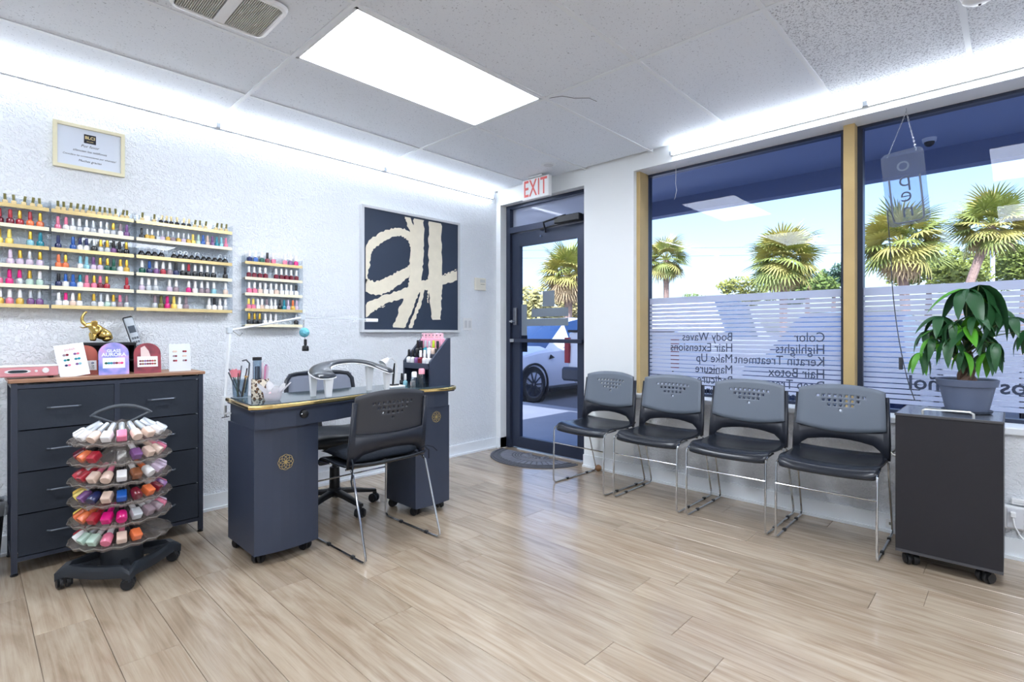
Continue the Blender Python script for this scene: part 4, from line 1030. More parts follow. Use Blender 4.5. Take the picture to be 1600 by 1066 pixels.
MB().bbox(-.014,.014,-.115,.115,0,.10,.004).build('pink_tray', mat('pink_translucent', (244,176,200), .35), bs)
for k in range(6):
    y = -.095+.038*k; b = MB().bbox(-.009,.009,y-.012,y+.012,.1003,.135,.003).build('brush_bottle', mat('pink_gloss', (240,190,205), .2), bs)
    MB().ball((-.009,y,.122), .0045, 8, 6).build('dot', M_black, b)
# LED work lamp clamped to the left desk edge
wl = thing('clamp_desk_lamp', 'white articulated LED bar lamp clamped to the left end of the desk', 'lamp', (.93, 2.955, TZ))
def lw(x,y,z): return (x-.93, y-2.955, z-TZ)
q = MB(); q.box(-.012,.030,-.016,.016,.002,.008); q.box(-.018,-.010,-.016,.016,-.085,.008); q.box(-.012,.022,-.016,.016,-.085,-.078)
q.build('clamp', M_trim, wl, False)
MB().tube([(.0,0,-.10),(0,0,-.04)], .005, 8).build('clamp_screw', M_chrome, wl); MB().tube([(-.02,-.01,-.10),(.02,.01,-.10)], .003, 6).build('clamp_lever', M_chrome, wl)
e1, e2, e3 = lw(.955,2.975,1.135), lw(1.348,2.985,1.212), lw(1.834,2.99,1.207)
for dy in (-.008,.008): MB().tube([(0,dy,.008),(e1[0],e1[1]+dy,e1[2])], .005, 8).build('lower_arm', M_trim, wl)
for dy in (-.008,.008): MB().tube([(e1[0],e1[1]+dy,e1[2]),(e2[0],e2[1]+dy,e2[2])], .005, 8).build('upper_arm', M_trim, wl)
sp = MB()
for e_, d in ((e1,(.03,-.006)),(e2,(0,0))): 
    MB().bbox(e_[0]-.014,e_[0]+.014,e_[1]-.014,e_[1]+.014,e_[2]-.016,e_[2]+.016,.004).build('joint', M_clip, wl)
MB().tube([(e1[0]+.012,e1[1]-.014,e1[2]-.004),(e1[0]+.045,e1[1]-.014,e1[2]-.03),(e1[0]+.06,e1[1]-.014,e1[2]-.012)], .002, 6).build('spring', M_chrome, wl)
hd = MB().bbox(e2[0], e3[0]-.07, e2[1]-.007, e2[1]+.007, e2[2]-.005, e2[2]+.003, .002).build('light_bar', glass_mat('pale_bar', (240,243,246), .8, .2, ((236,240,244), .5)), wl)
MB().bbox(e3[0]-.075, e3[0]+.012, e3[1]-.018, e3[1]+.010, e3[2]-.014, e3[2]+.008, .004).build('bar_end', M_white, wl)
kc = thing('pompom_keychain', 'teal pompom keychain with small black polish bottle hanging from the lamp', 'keychain', (1.352, 2.972, 1.195))
for k in range(5): MB().tube([(.004*cos(2*PI*j/8) if k%2 else 0, 0 if k%2 else .004*cos(2*PI*j/8), -.003-.0085*k+.005*sin(2*PI*j/8)) for j in range(8)], .0011, 5, closed=True).build('chain_link', M_chrome, kc)
stuff(MB().ball((0.004,0,-.070), .028, 16, 10).build('pompom', mat('teal_fluff', (112,186,204), .9, bump=(90,1.,.008)), kc))
MB().tube([(0.004,0,-.095),(.008,0,-.108)], .0015, 5).build('cord', M_black, kc)
MB().lathe([(.0,-.178),(.018,-.178),(.020,-.172),(.018,-.150),(.008,-.143),(.008,-.140)], 14, c=(.010,0,0)).build('charm_bottle', mat('black_glass', (20,22,26), .12, coat=.5), kc)
MB().lathe([(.009,-.140),(.008,-.110),(.0,-.108)], 12, c=(.010,0,0)).build('charm_cap', M_black, kc)
# ---------------------------------------------------------------- wall hangings and fittings
def strip(M, pts, ws, z, name, m, par, seed):
    """ragged brush stroke as a flat raised ribbon"""
    rnd = random.Random(seed); P = [Vector((x, y, 0)) for x, y in pts]; Q = []; Wd = []
    for i in range(len(P)-1):
        for k in range(8):
            t_ = k/8; p0, p1, p2, p3 = P[max(i-1,0)], P[i], P[i+1], P[min(i+2,len(P)-1)]
            Q.append(.5*((2*p1)+(p2-p0)*t_+(2*p0-5*p1+4*p2-p3)*t_*t_+(3*p1-p0-3*p2+p3)*t_**3)); Wd.append(ws[i]+(ws[i+1]-ws[i])*t_)
    Q.append(P[-1]); Wd.append(ws[-1]); N = len(Q); v, f = [], []
    cl = lambda x: min(.497, max(-.497, x))
    for i, p in enumerate(Q):
        t_ = (Q[min(i+1,N-1)]-Q[max(i-1,0)]).normalized(); n = Vector((-t_.y, t_.x, 0))
        a = p + n*(Wd[i]/2 + rnd.uniform(-.008,.008)); b = p - n*(Wd[i]/2 + rnd.uniform(-.008,.008))
        for q in (a, b):
            v.append(M @ Vector((cl(q.x)*.985, cl(q.y)*.985, z)))
        for q in (a, b): v.append(M @ Vector((cl(q.x)*.985, cl(q.y)*.985, z-.0012)))
    for i in range(N-1):
        o = 4*i; f += [(o, o+1, o+5, o+4), (o+2, o, o+4, o+6), (o+1, o+3, o+7, o+5)]
    return MB().add(v, f).build(name, m, par, False)
pt = thing('abstract_painting', 'square navy painting with cream brush strokes in a white frame', 'painting', (2.613, YL, 1.626))
PS = .994; Mp = Matrix.Translation((0,-.034,0)) @ Matrix.Diagonal((PS-.05,1,PS-.05,1)) @ frame((0,0,0),(1,0,0),(0,0,1))
MB().box(-PS/2+.02,PS/2-.02,-.032,-.002,-PS/2+.02,PS/2-.02).build('canvas', mat('navy_paint', (44,56,76), .5, bump=(140,.25,.001), var=(6,.12)), pt, False)
for nm, b in (('l',(-PS/2,-PS/2+.02,-PS/2,PS/2)),('r',(PS/2-.02,PS/2,-PS/2,PS/2)),('t',(-PS/2+.02,PS/2-.02,PS/2-.02,PS/2)),('b',(-PS/2+.02,PS/2-.02,-PS/2,-PS/2+.02))):
    MB().box(b[0],b[1],-.042,-.002,b[2],b[3]).build('frame_bar', mat('grey_white_frame', (206,210,214), .4), pt, False)
M_crm = mat('cream_paint', (232,224,204), .55, bump=(160,.5,.002), var=(18,.10))
def uv(x, y):
    yt = 105 + (x-75)*.2; return ((x-75)/653 - .5, .5 - (y-yt)/(958-yt))
def st_(pts, ws, z, seed): strip(Mp, [uv(*p) for p in pts], [w_/653 for w_ in ws], z, 'brush_stroke', M_crm, pt, seed)
st_([(62,640),(85,500),(100,385),(190,300),(280,268),(345,288),(385,345),(392,440),(372,530),(300,590),(210,650),(140,672),(62,640)], [40,34,52,48,46,48,44,40,46,70,78,76,60], .002, 1)
st_([(345,150),(372,230),(400,330),(408,430)], [36,38,34,40], .0026, 2)
st_([(430,150),(428,300),(418,450),(408,600),(385,700),(335,830),(285,970)], [74,76,92,82,84,84,76], .0032, 3)
st_([(552,170),(552,350),(553,600),(556,760),(560,895)], [98,98,106,92,62], .0038, 4)
st_([(60,845),(160,772),(280,722),(400,680),(500,640),(610,612),(740,580)], [60,52,46,52,60,50,64], .0044, 5)
st_([(470,640),(440,760),(395,880),(362,975)], [20,26,24,18], .0050, 6)
st_([(75,870),(140,820),(200,800)], [10,8,4], .0048, 7); st_([(505,660),(500,720),(497,775)], [20,10,5], .0046, 8); st_([(610,580),(670,560),(730,535)], [8,6,5], .0049, 9)
# framed notice
nt_ = thing('framed_notice', 'cream-framed printed notice high on the left wall', 'sign', (.4685, YL, 2.1325))
a, b = .155, .122
MB().box(-a+.015,a-.015,-.010,-.002,-b+.015,b-.015).build('paper', mat('notice_paper', (216,224,236), .5), nt_, False)
M_cf = mat('cream_frame', (226,220,190), .45)
for x0,x1,z0,z1 in ((-a,-a+.018,-b,b),(a-.018,a,-b,b),(-a+.018,a-.018,b-.018,b),(-a+.018,a-.018,-b,-b+.018)): MB().box(x0,x1,-.020,-.001,z0,z1).build('frame_bar', M_cf, nt_, False)
Fw = frame((0,-.0104,0),(1,0,0),(0,0,1)); M_ink = mat('ink', (40,44,56), .6)
MB().box(-.026,.026,-.0112,-.0101,.030,.078).build('logo_block', mat('logo_black', (34,36,44), .5), nt_, False)
text('logo', 'BLCI', .022, mat('logo_gold', (224,204,150), .5), nt_, Matrix.Translation((0,-.0012,.060)) @ Fw, .0002, bold=.0006)
text('logo_line', 'SALON', .009, mat('logo_gold', (224,204,150), .5), nt_, Matrix.Translation((0,-.0012,.040)) @ Fw, .0002)
for s, z in (('Por favor', .012), ('silencien los tel\u00e9fonos', -.016), ('Considere las conversaciones por whatsapp!', -.044), ('Muchas gracias', -.070)):
    text('print_line', s, .0205 if 'Por' in s else .0165 if len(s) < 30 else .0128, M_ink, nt_, Matrix.Translation((.0,0,z)) @ Fw, .0002, shear=.25)
# thermostat, switch plate
th = thing('thermostat', 'beige wall thermostat between the painting and the corner', 'thermostat', (3.385, YL, 1.588))
MB().bbox(-.068,.068,-.022,-.001,-.058,.058,.004,1).build('cover', mat('ivory_plastic', (232,228,214), .45), th)
MB().box(-.010,.055,-.0232,-.022,.015,.045).build('display', mat('lcd_grey', (204,206,200), .3), th, False)
MB().box(-.004,.050,-.0236,-.0222,-.004,.000).build('slider_slot', mat('slot_dark', (120,116,108), .5), th, False)
sw = thing('switch_plate', 'white double rocker switch plate below the thermostat', 'switch', (3.232, YL, 1.206))
MB().bbox(-.054,.054,-.007,-.001,-.056,.056,.003).build('plate', M_white, sw)
for x in (-.024,.024): MB().bbox(x-.016,x+.016,-.011,-.007,-.033,.033,.002).build('rocker', mat('rocker_grey', (206,208,212), .4), sw)
# exit sign
ex = thing('exit_sign', 'white EXIT sign with red letters hanging over the glass door', 'exit sign', (3.455, 3.015, 2.30), 0)
MB().bbox(-.022,.022,-.155,.155,0,.178,.006).build('housing', mat('exit_white', (240,241,242), .4), ex)
text('lettering', 'EXIT', .205, mat('exit_red', (216,96,92), .5), ex, frame((-.0225,0,.088),(0,-1,0),(0,0,1)) @ Matrix.Diagonal((.62,1,1,1)), .0008, bold=.0015, space=1.06)
MB().bbox(-.030,.030,-.085,.085,.182,.1995,.005).build('canopy', mat('canopy_grey', (196,198,200), .4), ex); MB().tube([(0,0,.17),(0,0,.19)], .012, 10).build('stem', M_white, ex)
# ceiling vent, sprinkler plate, smoke detector
vt = thing('exhaust_fan_grille', 'white exhaust fan grille with two louvre panels in the ceiling', 'vent', (.760, 2.372, ZC-.001), R(0))
def rrect(a, b, r_, n=5): return [(sx*(a-r_)+r_*cos(R(t_)), sy*(b-r_)+r_*sin(R(t_))) for sx, sy, t0 in ((1,1,0),(-1,1,90),(-1,-1,180),(1,-1,270)) for t_ in [t0+90*k/n for k in range(n+1)]]
o1 = rrect(.195,.165,.05); o2 = rrect(.19,.16,.05); i1 = rrect(.170,.140,.012)
loop = [[(x,y,0) for x,y in o1],[(x,y,-.014) for x,y in o2],[(x*.93,y*.93,-.018) for x,y in o2],[(x,y,-.014) for x,y in i1],[(x,y,.0) for x,y in i1]]
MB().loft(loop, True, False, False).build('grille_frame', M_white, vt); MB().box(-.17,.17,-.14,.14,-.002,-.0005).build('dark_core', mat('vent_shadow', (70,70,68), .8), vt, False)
MB().box(-.022,.022,-.139,.139,-.016,-.002).build('centre_bar', M_white, vt, False)
sl = MB().box(-.0017,.0017,-.138,.138,-.014,-.003).mesh('louvre_slat', mat('louvre_grey', (206,206,200), .5), False)
for s in (-1,1):
    for k in range(18): link('louvre_slat', sl, vt, (s*(.030+.0077*k),0,0))
spk = thing('sprinkler_cover', 'round white sprinkler cover plate in the ceiling above the exit sign', 'sprinkler', (3.30, 2.752, ZC+.004)); MB().lathe([(.0,-.006),(.052,-.006),(.062,-.002),(.062,.0)], 24).build('plate', M_ceilgrid, spk)
MB().lathe([(.0,-.0085),(.038,-.0085),(.040,-.006)], 24).build('inner_disc', mat('disc_grey', (206,210,216), .5), spk)
sd = thing('smoke_detector', 'white smoke detector on the ceiling at the top right', 'smoke detector', (2.845, .10, ZC+.004)); MB().lathe([(.0,-.040),(.035,-.038),(.055,-.024),(.062,-.004),(.062,0)], 24).build('body', M_white, sd)
MB().lathe([(.004,-.043),(.006,-.040)], 8, c=(.02,0,0)).build('sensor', M_black, sd)
cr = MB().tube([(2.37,1.97,ZC+.0032),(2.40,1.90,ZC+.0032),(2.47,1.865,ZC+.0032),(2.53,1.80,ZC+.0032),(2.60,1.795,ZC+.0032)], .0018, 4).build('tile_crack', mat('crack_dark', (92,92,96), .9), ceil_)

# half round doormat
mt = thing('half_round_doormat', 'dark grey half-round doormat with embossed pattern before the door', 'doormat', (3.585, 3.12, 0))
M_mat = mat('grey_rubber_mat', (84,86,94), .75, bump=(220,.5,.002)); M_mat2 = mat('pale_mat_relief', (120,122,132), .7)
def half(r0, n=32): return [(-r0*sin(PI*k/n)*.93, -r0*cos(PI*k/n)*1.06) for k in range(n+1)]
MB().prism([(x,y) for x,y in reversed(half(.43))], 0.0, .008, None).build('base', M_mat, mt, False)
for r_ in (.405,.36,.215,.19,.165):
    P = [(x,y,.0085) for x,y in half(r_)]; MB().tube(P, .005, 5).build('relief_ring', M_mat2 if r_ < .3 else M_mat, mt)
for k in range(20):
    a = PI*(k+.5)/20; d = Vector((-sin(a)*.93, -cos(a)*1.06, 0)); n = Vector((-d.y, d.x, 0)).normalized()
    MB().loft([[tuple(d*r_ + n*s*w_ + Vector((0,0,z))) for s, z in ((-1,.007),(1,.007),(1,.011),(-1,.011))] for r_, w_ in ((.235,.012),(.335,.020))]).build('relief_ray', M_mat2, mt, False)
for k in range(7):
    a = PI*(k+.5)/7; c = Vector((-sin(a)*.10*.93, -cos(a)*.10*1.06, .008)); pts = [(c.x+.034*cos(t_+a)*(1+.4*cos(2*t_)), c.y+.034*sin(t_+a)*(1+.4*cos(2*t_)), .009) for t_ in [2*PI*j/14 for j in range(14)]]
    MB().tube(pts, .0045, 5, closed=True).build('relief_petal', M_mat2, mt)
# door stop
ds = thing('door_stop_ball', 'brown wooden ball door stop on the floor by the nearest chair', 'door stop', (3.55, 2.435, 0)); MB().ball((0,0,.026), .027, 16, 10, (1,1,.96)).build('ball', mat('brown_wood', (148,108,72), .5, var=(20,.2)), ds)
# power socket box, cable and low socket
pw = thing('power_outlet_box', 'white surface power outlet box with plug low on the wall at right', 'outlet', (XR, -.02, .21))
MB().bbox(-.045,-.001,-.062,.062,-.055,.055,.005).build('box', M_white, pw); MB().bbox(-.050,-.045,-.052,.045,-.048,.048,.003).build('face', mat('outlet_face', (214,216,222), .4), pw)
for z in (.026,-.006,-.03):
    for y in (-.03,-.018): MB().box(-.0508,-.0499,y-.002,y+.002,z-.006,z+.006).build('slot', M_black, pw, False)
MB().bbox(-.074,-.050,.012,.034,.008,.034,.004).build('plug', M_white, pw)
MB().tube([(-.066,.023,.010),(-.068,.018,-.03),(-.072,.0,-.07),(-.080,-.03,-.105),(-.085,-.08,-.13)], .0038, 8).build('cord', M_white, pw)
rw = thing('cable_raceway', 'white cable raceway on the wall above the outlet box', 'cable cover', (XR, -.33, .285)); MB().bbox(-.03,-.001,-.35,.34,-.011,.016,.004).build('channel', M_white, rw); MB().box(-.0305,-.029,-.34,.33,-.001,.001).build('seam', mat('seam_grey', (180,184,190), .5), rw, False)
js = thing('phone_jack', 'small white jack on the baseboard beside the rolling cabinet', 'jack', (XR-.014, .50, .052)); MB().bbox(-.010,-.0005,-.022,.022,-.022,.022,.003).build('plate', M_white, js); MB().box(-.0108,-.010,-.006,.006,-.008,.008).build('socket', mat('slot_dark', (120,116,108), .5), js, False)
# ---------------------------------------------------------------- hanging open sign
os_ = thing('hanging_open_sign', 'clear acrylic open sign hanging on chains in the right window', 'sign', (3.665, .437, 2.375))
Ms = Matrix.Translation((0, .024, -.215)) @ Matrix.Rotation(R(-5), 4, 'X')
def O(p): return Ms @ Vector(p)
pan = [(x, y) for x, y in rrect(.098,.212,.030)]
Fs = Ms @ frame((0,0,-.218),(0,-1,0),(0,0,1))
MB().prism(pan, -.003, .003, Fs).build('panel', glass_mat('sign_acrylic', (226,233,244), 1.5, .02, ((220,228,240), .12)), os_, False)
for s in (-1,1): MB().tube([Fs @ Vector((s*.070, y, .0)) for y in (.06,-.10,-.16)], .0048, 8).build('edge_tube', mat('grey_tube', (98,106,122), .4), os_)
MB().tube([Fs @ Vector((x, y, 0)) for x, y in ((-.07,-.16),(-.066,-.185),(-.05,-.196),(.05,-.196),(.066,-.185),(.07,-.16))], .0048, 8).build('edge_tube', mat('grey_tube', (98,106,122), .4), os_)
for k, (s, m_) in enumerate((('o','pale'),('p','g'),('e','g'),('n','g'))):
    text('letter', s, .125, mat('pale_tube',(176,184,198),.4) if k == 0 else mat('grey_tube', (98,106,122), .4), os_, Fs @ Matrix.Translation((0, .135-.088*k, -.006)) @ Matrix.Diagonal((-1,1,1,1)), .002, bold=-.001)
hook = Vector((0,0,.012)); MB().tube([(0,0,.015),(0,0,-.002),(.0,.004,-.008)], .002, 6).build('hook', M_chrome, os_)
lk = MB().tube([(.0032*cos(2*PI*j/8), 0, .0055*sin(2*PI*j/8)) for j in range(8)], .0009, 5, closed=True).mesh('chain_link', M_chrome)
for s in (-1,1):
    p0, p1 = Vector((0,0,-.004)), Fs @ Vector((s*.066, .195, 0)); n = 22
    for k in range(n+1): link('chain_link', lk, os_, p0.lerp(p1, k/n), ((p1-p0).to_track_quat('Z','Y') @ Euler((0,0,PI/2*(k%2))).to_quaternion()).to_euler())
cord = [O((-.004,.062,-.40)), Vector((0,.085,-.55)), Vector((-.0,.072,-.80)), Vector((0,.062,-1.02)), Vector((0,.035,-1.28)), Vector((-.02,-.005,-1.50)), Vector((-.07,-.045,-1.62))]
Q = []
for i in range(len(cord)-1):
    for k in range(6):
        t_ = k/6; p0, p1, p2, p3 = cord[max(i-1,0)], cord[i], cord[i+1], cord[min(i+2,len(cord)-1)]
        Q.append(.5*((2*p1)+(p2-p0)*t_+(2*p0-5*p1+4*p2-p3)*t_*t_+(3*p1-p0-3*p2+p3)*t_**3))
MB().tube(Q+[cord[-1]], .0026, 6).build('power_cord', mat('dark_cord', (58,62,70), .5), os_)
MB().bbox(-.011,.011,.015,.034,-1.46,-1.39,.004).build('inline_switch', mat('dark_cord', (58,62,70), .5), os_)

# ---------------------------------------------------------------- potted money tree
px_, py_, pz_ = 3.375, .166, .735
tr = thing('potted_money_tree', 'green money tree with braided trunk in a grey pot on the cabinet', 'plant', (px_, py_, pz_+.0003))
M_pot = mat('slate_grey_pot', (86,96,118), .5)
MB().lathe([(.0,0),(.082,0),(.094,.004),(.098,.014),(.094,.012),(.08,.008),(.0,.007)], 28).build('saucer', mat('dark_saucer', (52,58,70), .45), tr)
MB().lathe([(.0,.0085),(.078,.0085),(.082,.012),(.106,.128),(.114,.130),(.120,.160),(.116,.163),(.110,.158),(.103,.125),(.0,.120)], 32).build('pot', M_pot, tr)
stuff(MB().lathe([(.0,.136),(.06,.134),(.1045,.131)], 24).build('soil', mat('potting_soil', (58,44,36), .95, bump=(90,1.,.01)), tr))
M_bark = mat('braided_bark', (112,88,74), .8, bump=(60,.7,.004), var=(20,.3))
for k in range(3):
    P = []
    for i in range(15):
        u = i/14; a = 2*PI*k/3 + u*5.5; r_ = .024*(1-.45*u)
        P.append((r_*cos(a), r_*sin(a), .128 + .17*u))
    MB().tube(P, [.020*(1-.55*i/14) for i in range(15)], 8).build('trunk_strand', M_bark, tr)
M_leafd = mat('deep_green_leaf', (38,82,46), .38, spec=.5, bump=(60,.2,.002), var=(9,.2)); M_leafl = mat('bright_green_leaf', (82,150,44), .4, bump=(60,.2,.002), var=(9,.2))
for m in (M_leafd, M_leafl):
    n, l, p = nodes(m); p.inputs['Subsurface Weight'].default_value = .0
def leaf_mesh(nm, L, w_, droop, m):
    v, f = [], []; N = 8
    for i in range(N+1):
        u = i/N; wd = w_*(sin(PI*min(1, u**.75))**.8)*(1-.15*u) + .0012; x = L*u
        z = -droop*L*u*u
        v += [(x*(1-.1*droop*u), -wd, z+wd*.30), (x*(1-.1*droop*u), 0, z), (x*(1-.1*droop*u), wd, z+wd*.30)]
    for i in range(N): o = 3*i; f += [(o, o+3, o+4, o+1), (o+1, o+4, o+5, o+2)]
    q = MB().add(v, f); return q.mesh(nm, m)
LV = {(k, d): leaf_mesh('leaflet', .150, .024, d, m) for k, m in (('d', M_leafd), ('l', M_leafl)) for d in (.15, .45, .8)}
camdir = Vector((-px_, -py_, 0)).normalized(); sideR = Vector((camdir.y*-1, camdir.x, 0)) * 1.0   # viewer's right
if sideR.dot(Vector((.692,-.7215,0))) < 0: sideR = -sideR
rnd = random.Random(4)
def cluster(a, b, z, size, n, tone, tilt, dd=None, spread=2*PI, a0=0.):
    """leaf whorl: a to viewer's right, b towards viewer, z above the cabinet top"""
    c = sideR*a + camdir*b + Vector((0,0,z)); base = Vector((0,0,.29 if z > .30 else .26))
    mid = (base + c)/2 + Vector((0,0,.03))
    pe = MB().tube([base, mid, c], [.0036,.0028,.0022], 6).build('leaf_stalk', mat('green_stalk', (88,104,62), .5), tr)
    for k in range(n):
        an = a0 + spread*k/n + rnd.uniform(-.15,.15); t_ = 'l' if rnd.random() < tone else 'd'; d = dd if dd else rnd.choice((.15,.45,.8))
        o = link('leaflet', LV[(t_, d)], pe, c, Euler((rnd.uniform(-.25,.25), R(tilt)+rnd.uniform(-.2,.2), an)))
        s = size*rnd.uniform(.85,1.1); o.scale = (s, s, s)
for c in ((.0,.02,.60,1.35,7,.35,22,.45),(-.10,.03,.47,.85,6,.15,28,.45),(-.15,-.02,.40,.8,6,.1,30,.45),(-.17,.05,.29,.85,5,.15,40,.45),(-.06,.07,.36,1.0,6,.2,35,.45),(.0,.06,.42,1.0,7,.25,30,.15),(.05,.02,.38,.95,6,.15,30,.45),(.07,.06,.295,.8,5,.35,45,.45),(.16,.0,.46,.8,6,.2,25,.45),(.21,.02,.40,.8,5,.15,45,.45),(-.02,-.05,.45,.95,6,.1,25,.45),(-.13,.06,.36,.75,6,.2,40,.8),(.10,.07,.34,.75,6,.25,42,.8),(.03,.08,.47,.8,7,.3,20,.45),(-.05,.08,.44,.8,6,.15,38,.8),(.12,-.04,.50,.75,6,.2,20,.45),(-.01,.09,.30,.75,5,.3,50,.45),(-.08,.0,.42,.9,6,.15,25,.15)):
    cluster(*c)
# the long drooping frond of leaves at the right
cluster(.045,.05,.615,1.75,4,.5,38,.8, PI*1.1, math.atan2(sideR.y, sideR.x)-.6)

# ---------------------------------------------------------------- outside: palms, trees, cars, wires
FW = Vector((cos(YAW), sin(YAW), 0)); RT = Vector((sin(YAW), -cos(YAW), 0))
def ray(px, dep): return FW*dep + RT*((px-800)/FPX*dep)
def zat(py, dep): return CAM_H + (CYPX-py)/FPX*dep
GZ = -.15
M_fr1 = mat('palm_green', (150,160,84), .5); M_fr2 = mat('palm_olive', (188,178,98), .55); M_fr3 = mat('palm_dry', (200,172,128), .7)
M_trk = mat('palm_trunk', (168,140,124), .85, bump=(14,.8,.05), var=(6,.25))
def fan(m, seed, droop):
    rnd = random.Random(seed); v, f = [], []; n = 21
    # petiole
    q = MB(); q.tube([(0,0,0),(.45,0,.05),(.85,0,0)], [.03,.02,.014], 4)
    for i in range(n):
        a = R(-115 + 230*i/(n-1)); L = .95*(1 - .30*abs(a)/2)*rnd.uniform(.88,1.05); w_ = .044
        c, s = cos(a), sin(a); bx = .80
        pts = []
        for u, ww in ((0,.012),(.45,w_),(.8,w_*.6),(1,.004)):
            x, y, z = bx + c*L*u, s*L*u, -droop*L*u**2.2 + rnd.uniform(-.02,.02)
            pts += [(x - s*ww, y + c*ww, z), (x, y, z+.02*(1-u)), (x + s*ww, y - c*ww, z)]
        o = len(q.v); q.v += pts
        for k in range(3):
            b = o+3*k; q.f += [(b, b+1, b+4, b+3), (b+1, b+2, b+5, b+4)]; q.m += [0,0]
    return q.mesh('frond', m, False)
FAN = [[fan(m, 10*k+j, d) for j, d in enumerate((.25,.5))] for k, m in enumerate((M_fr1, M_fr2, M_fr3))]
def palm(px, py, dep, rad, label, nfr=44, lean=(0,0), seed=0, dry=.12, open_=0.):
    rnd = random.Random(seed); p = ray(px, dep); zc = zat(py, dep)
    base = Vector((p.x - lean[0], p.y - lean[1], GZ))
    t = thing('fan_palm', label, 'palm tree', tuple(base), 0, 'palms across the car park')
    h = zc - GZ - rad*.25; top = Vector((lean[0], lean[1], h))
    P = [Vector((lean[0]*u**1.4, lean[1]*u**1.4, h*u)) for u in [i/8 for i in range(9)]]
    MB().tube(P, [.24]+[.16]*6+[.20,.16], 10).build('trunk', M_trk, t)
    for i in range(nfr):
        u = (i+.5)/nfr; el = R(82) - R(150 - 40*open_)*u**.85; az = i*2.39996
        k = 2 if (u > 1-dry) else (1 if rnd.random() < .45 else 0)
        o = link('frond', FAN[k][rnd.randrange(2)], t, top + Vector((0,0,.12*(1-u))), Euler((rnd.uniform(-.5,.5), -el, az)))
        s = rad/1.72*rnd.uniform(.88,1.08)*(1 if k < 2 else .85); o.scale = (s,s,s)
palm(1041, 396, 30, 1.62, 'small palm seen at the left edge of the left window', 40, (.0,.0), 1)
palm(1224, 392, 22.5, 1.78, 'full round palm in the middle of the left window', 62, (0,0), 2, .16)
palm(1408, 366, 20, 1.78, 'palm directly behind the hanging open sign', 54, (0,.2), 3, .2)
palm(1550, 338, 22, 1.75, 'tall airy palm behind the potted plant', 44, (.9,-1.3), 4, .10, .35)
palm(888, 418, 22, 1.55, 'palm with dry skirt seen through the glass door', 58, (0,0), 5, .42)
# broadleaf trees
def tree(px, py, dep, rx, rz, label, col, seed, n=1500, zc=None):
    rnd = random.Random(seed); p = ray(px, dep); z = zat(py, dep)
    t = thing('leafy_tree', label, 'tree', (p.x, p.y, GZ), 0, 'trees at the far side of the car park')
    MB().tube([(0,0,0),(.1,.05,(z-GZ)*.5),(0,0,z-GZ)], [.22,.16,.08], 8).build('trunk', M_trk, t)
    cl = [(Vector((rnd.uniform(-1,1)*rx*.7, rnd.uniform(-1,1)*rx*.7, rnd.uniform(-.6,.6)*rz)), rnd.uniform(.4,.62)) for _ in range(9)]
    v, f = [], []
    for i in range(n):
        c, s = cl[i % 9]; d = Vector((rnd.gauss(0,1), rnd.gauss(0,1), rnd.gauss(0,1))).normalized()*rnd.uniform(.6,1)
        q = c + Vector((d.x*rx*s, d.y*rx*s, d.z*rz*s)) + Vector((0,0,z-GZ))
        a = Vector((rnd.gauss(0,1), rnd.gauss(0,1), rnd.gauss(0,.6))).normalized()*rnd.uniform(.10,.2); b = a.orthogonal().normalized()*rnd.uniform(.05,.1)
        o = len(v); v += [tuple(q-a), tuple(q+b), tuple(q+a), tuple(q-b)]; f.append((o,o+1,o+2,o+3))
    stuff(MB().add(v, f).build('foliage', mat('foliage_%d' % col[0], col, .6), t, False))
tree(1170, 458, 37, 1.9, 1.1, 'low yellow-green tree left of the round palm', (150,150,70), 1)
tree(1262, 447, 31, 1.6, 1.2, 'green tree right of the round palm', (120,140,66), 2)
tree(1303, 440, 36, 1.2, 1.1, 'dark green tree beside the tan mullion', (74,100,74), 3)
tree(1452, 428, 27, 2.2, 1.2, 'olive green tree right of the hanging sign', (140,148,66), 4, 2200)
tree(1520, 420, 34, 2.3, 1.4, 'olive green tree behind the leaning palm trunk', (132,142,64), 5, 2200)
tree(1600, 415, 31, 1.2, 1.5, 'olive green tree at the right edge of the photo', (126,138,62), 6, 2000)
tree(838, 478, 25, 1.3, 1.6, 'pale bush tree at the left in the door glass', (176,168,104), 7, 1600)
tree(868, 495, 34, 1.8, 1.5, 'pale bush behind the parked white car', (188,170,116), 8, 1600)
tree(905, 490, 28, 1.6, 1.7, 'pale bush under the palm in the door', (182,166,108), 9, 1600)
tree(1075, 470, 45, 1.6, .5, 'distant low bush beyond the small palm', (120,136,90), 10, 700)
# wires and lamp post
for k, (ya, yb) in enumerate(((386,378),(398,391))):
    a, b = ray(700, 38), ray(1700, 38)
    o = MB().tube([(a.x,a.y,zat(ya+7,38)),((a.x+b.x)/2,(a.y+b.y)/2,zat((ya+yb)/2+4,38)),(b.x,b.y,zat(yb-7,38))], .018, 5).build('power_line', mat('wire_grey', (150,156,166), .6))
    tag(o, '%s overhead power line crossing behind the palms' % ('upper' if k == 0 else 'lower'), 'power line', 'overhead lines')
p = ray(1551, 29); lpst = thing('lamp_post', 'white lamp post behind the tall airy palm', 'lamp post', (p.x, p.y, GZ))
MB().tube([(0,0,0),(0,0,zat(392,29)-GZ)], .10, 10).build('post', M_white, lpst); MB().bbox(-.5,.1,-.12,.12,zat(392,29)-GZ,zat(389,29)-GZ,.03).build('lamp_head', M_white, lpst)

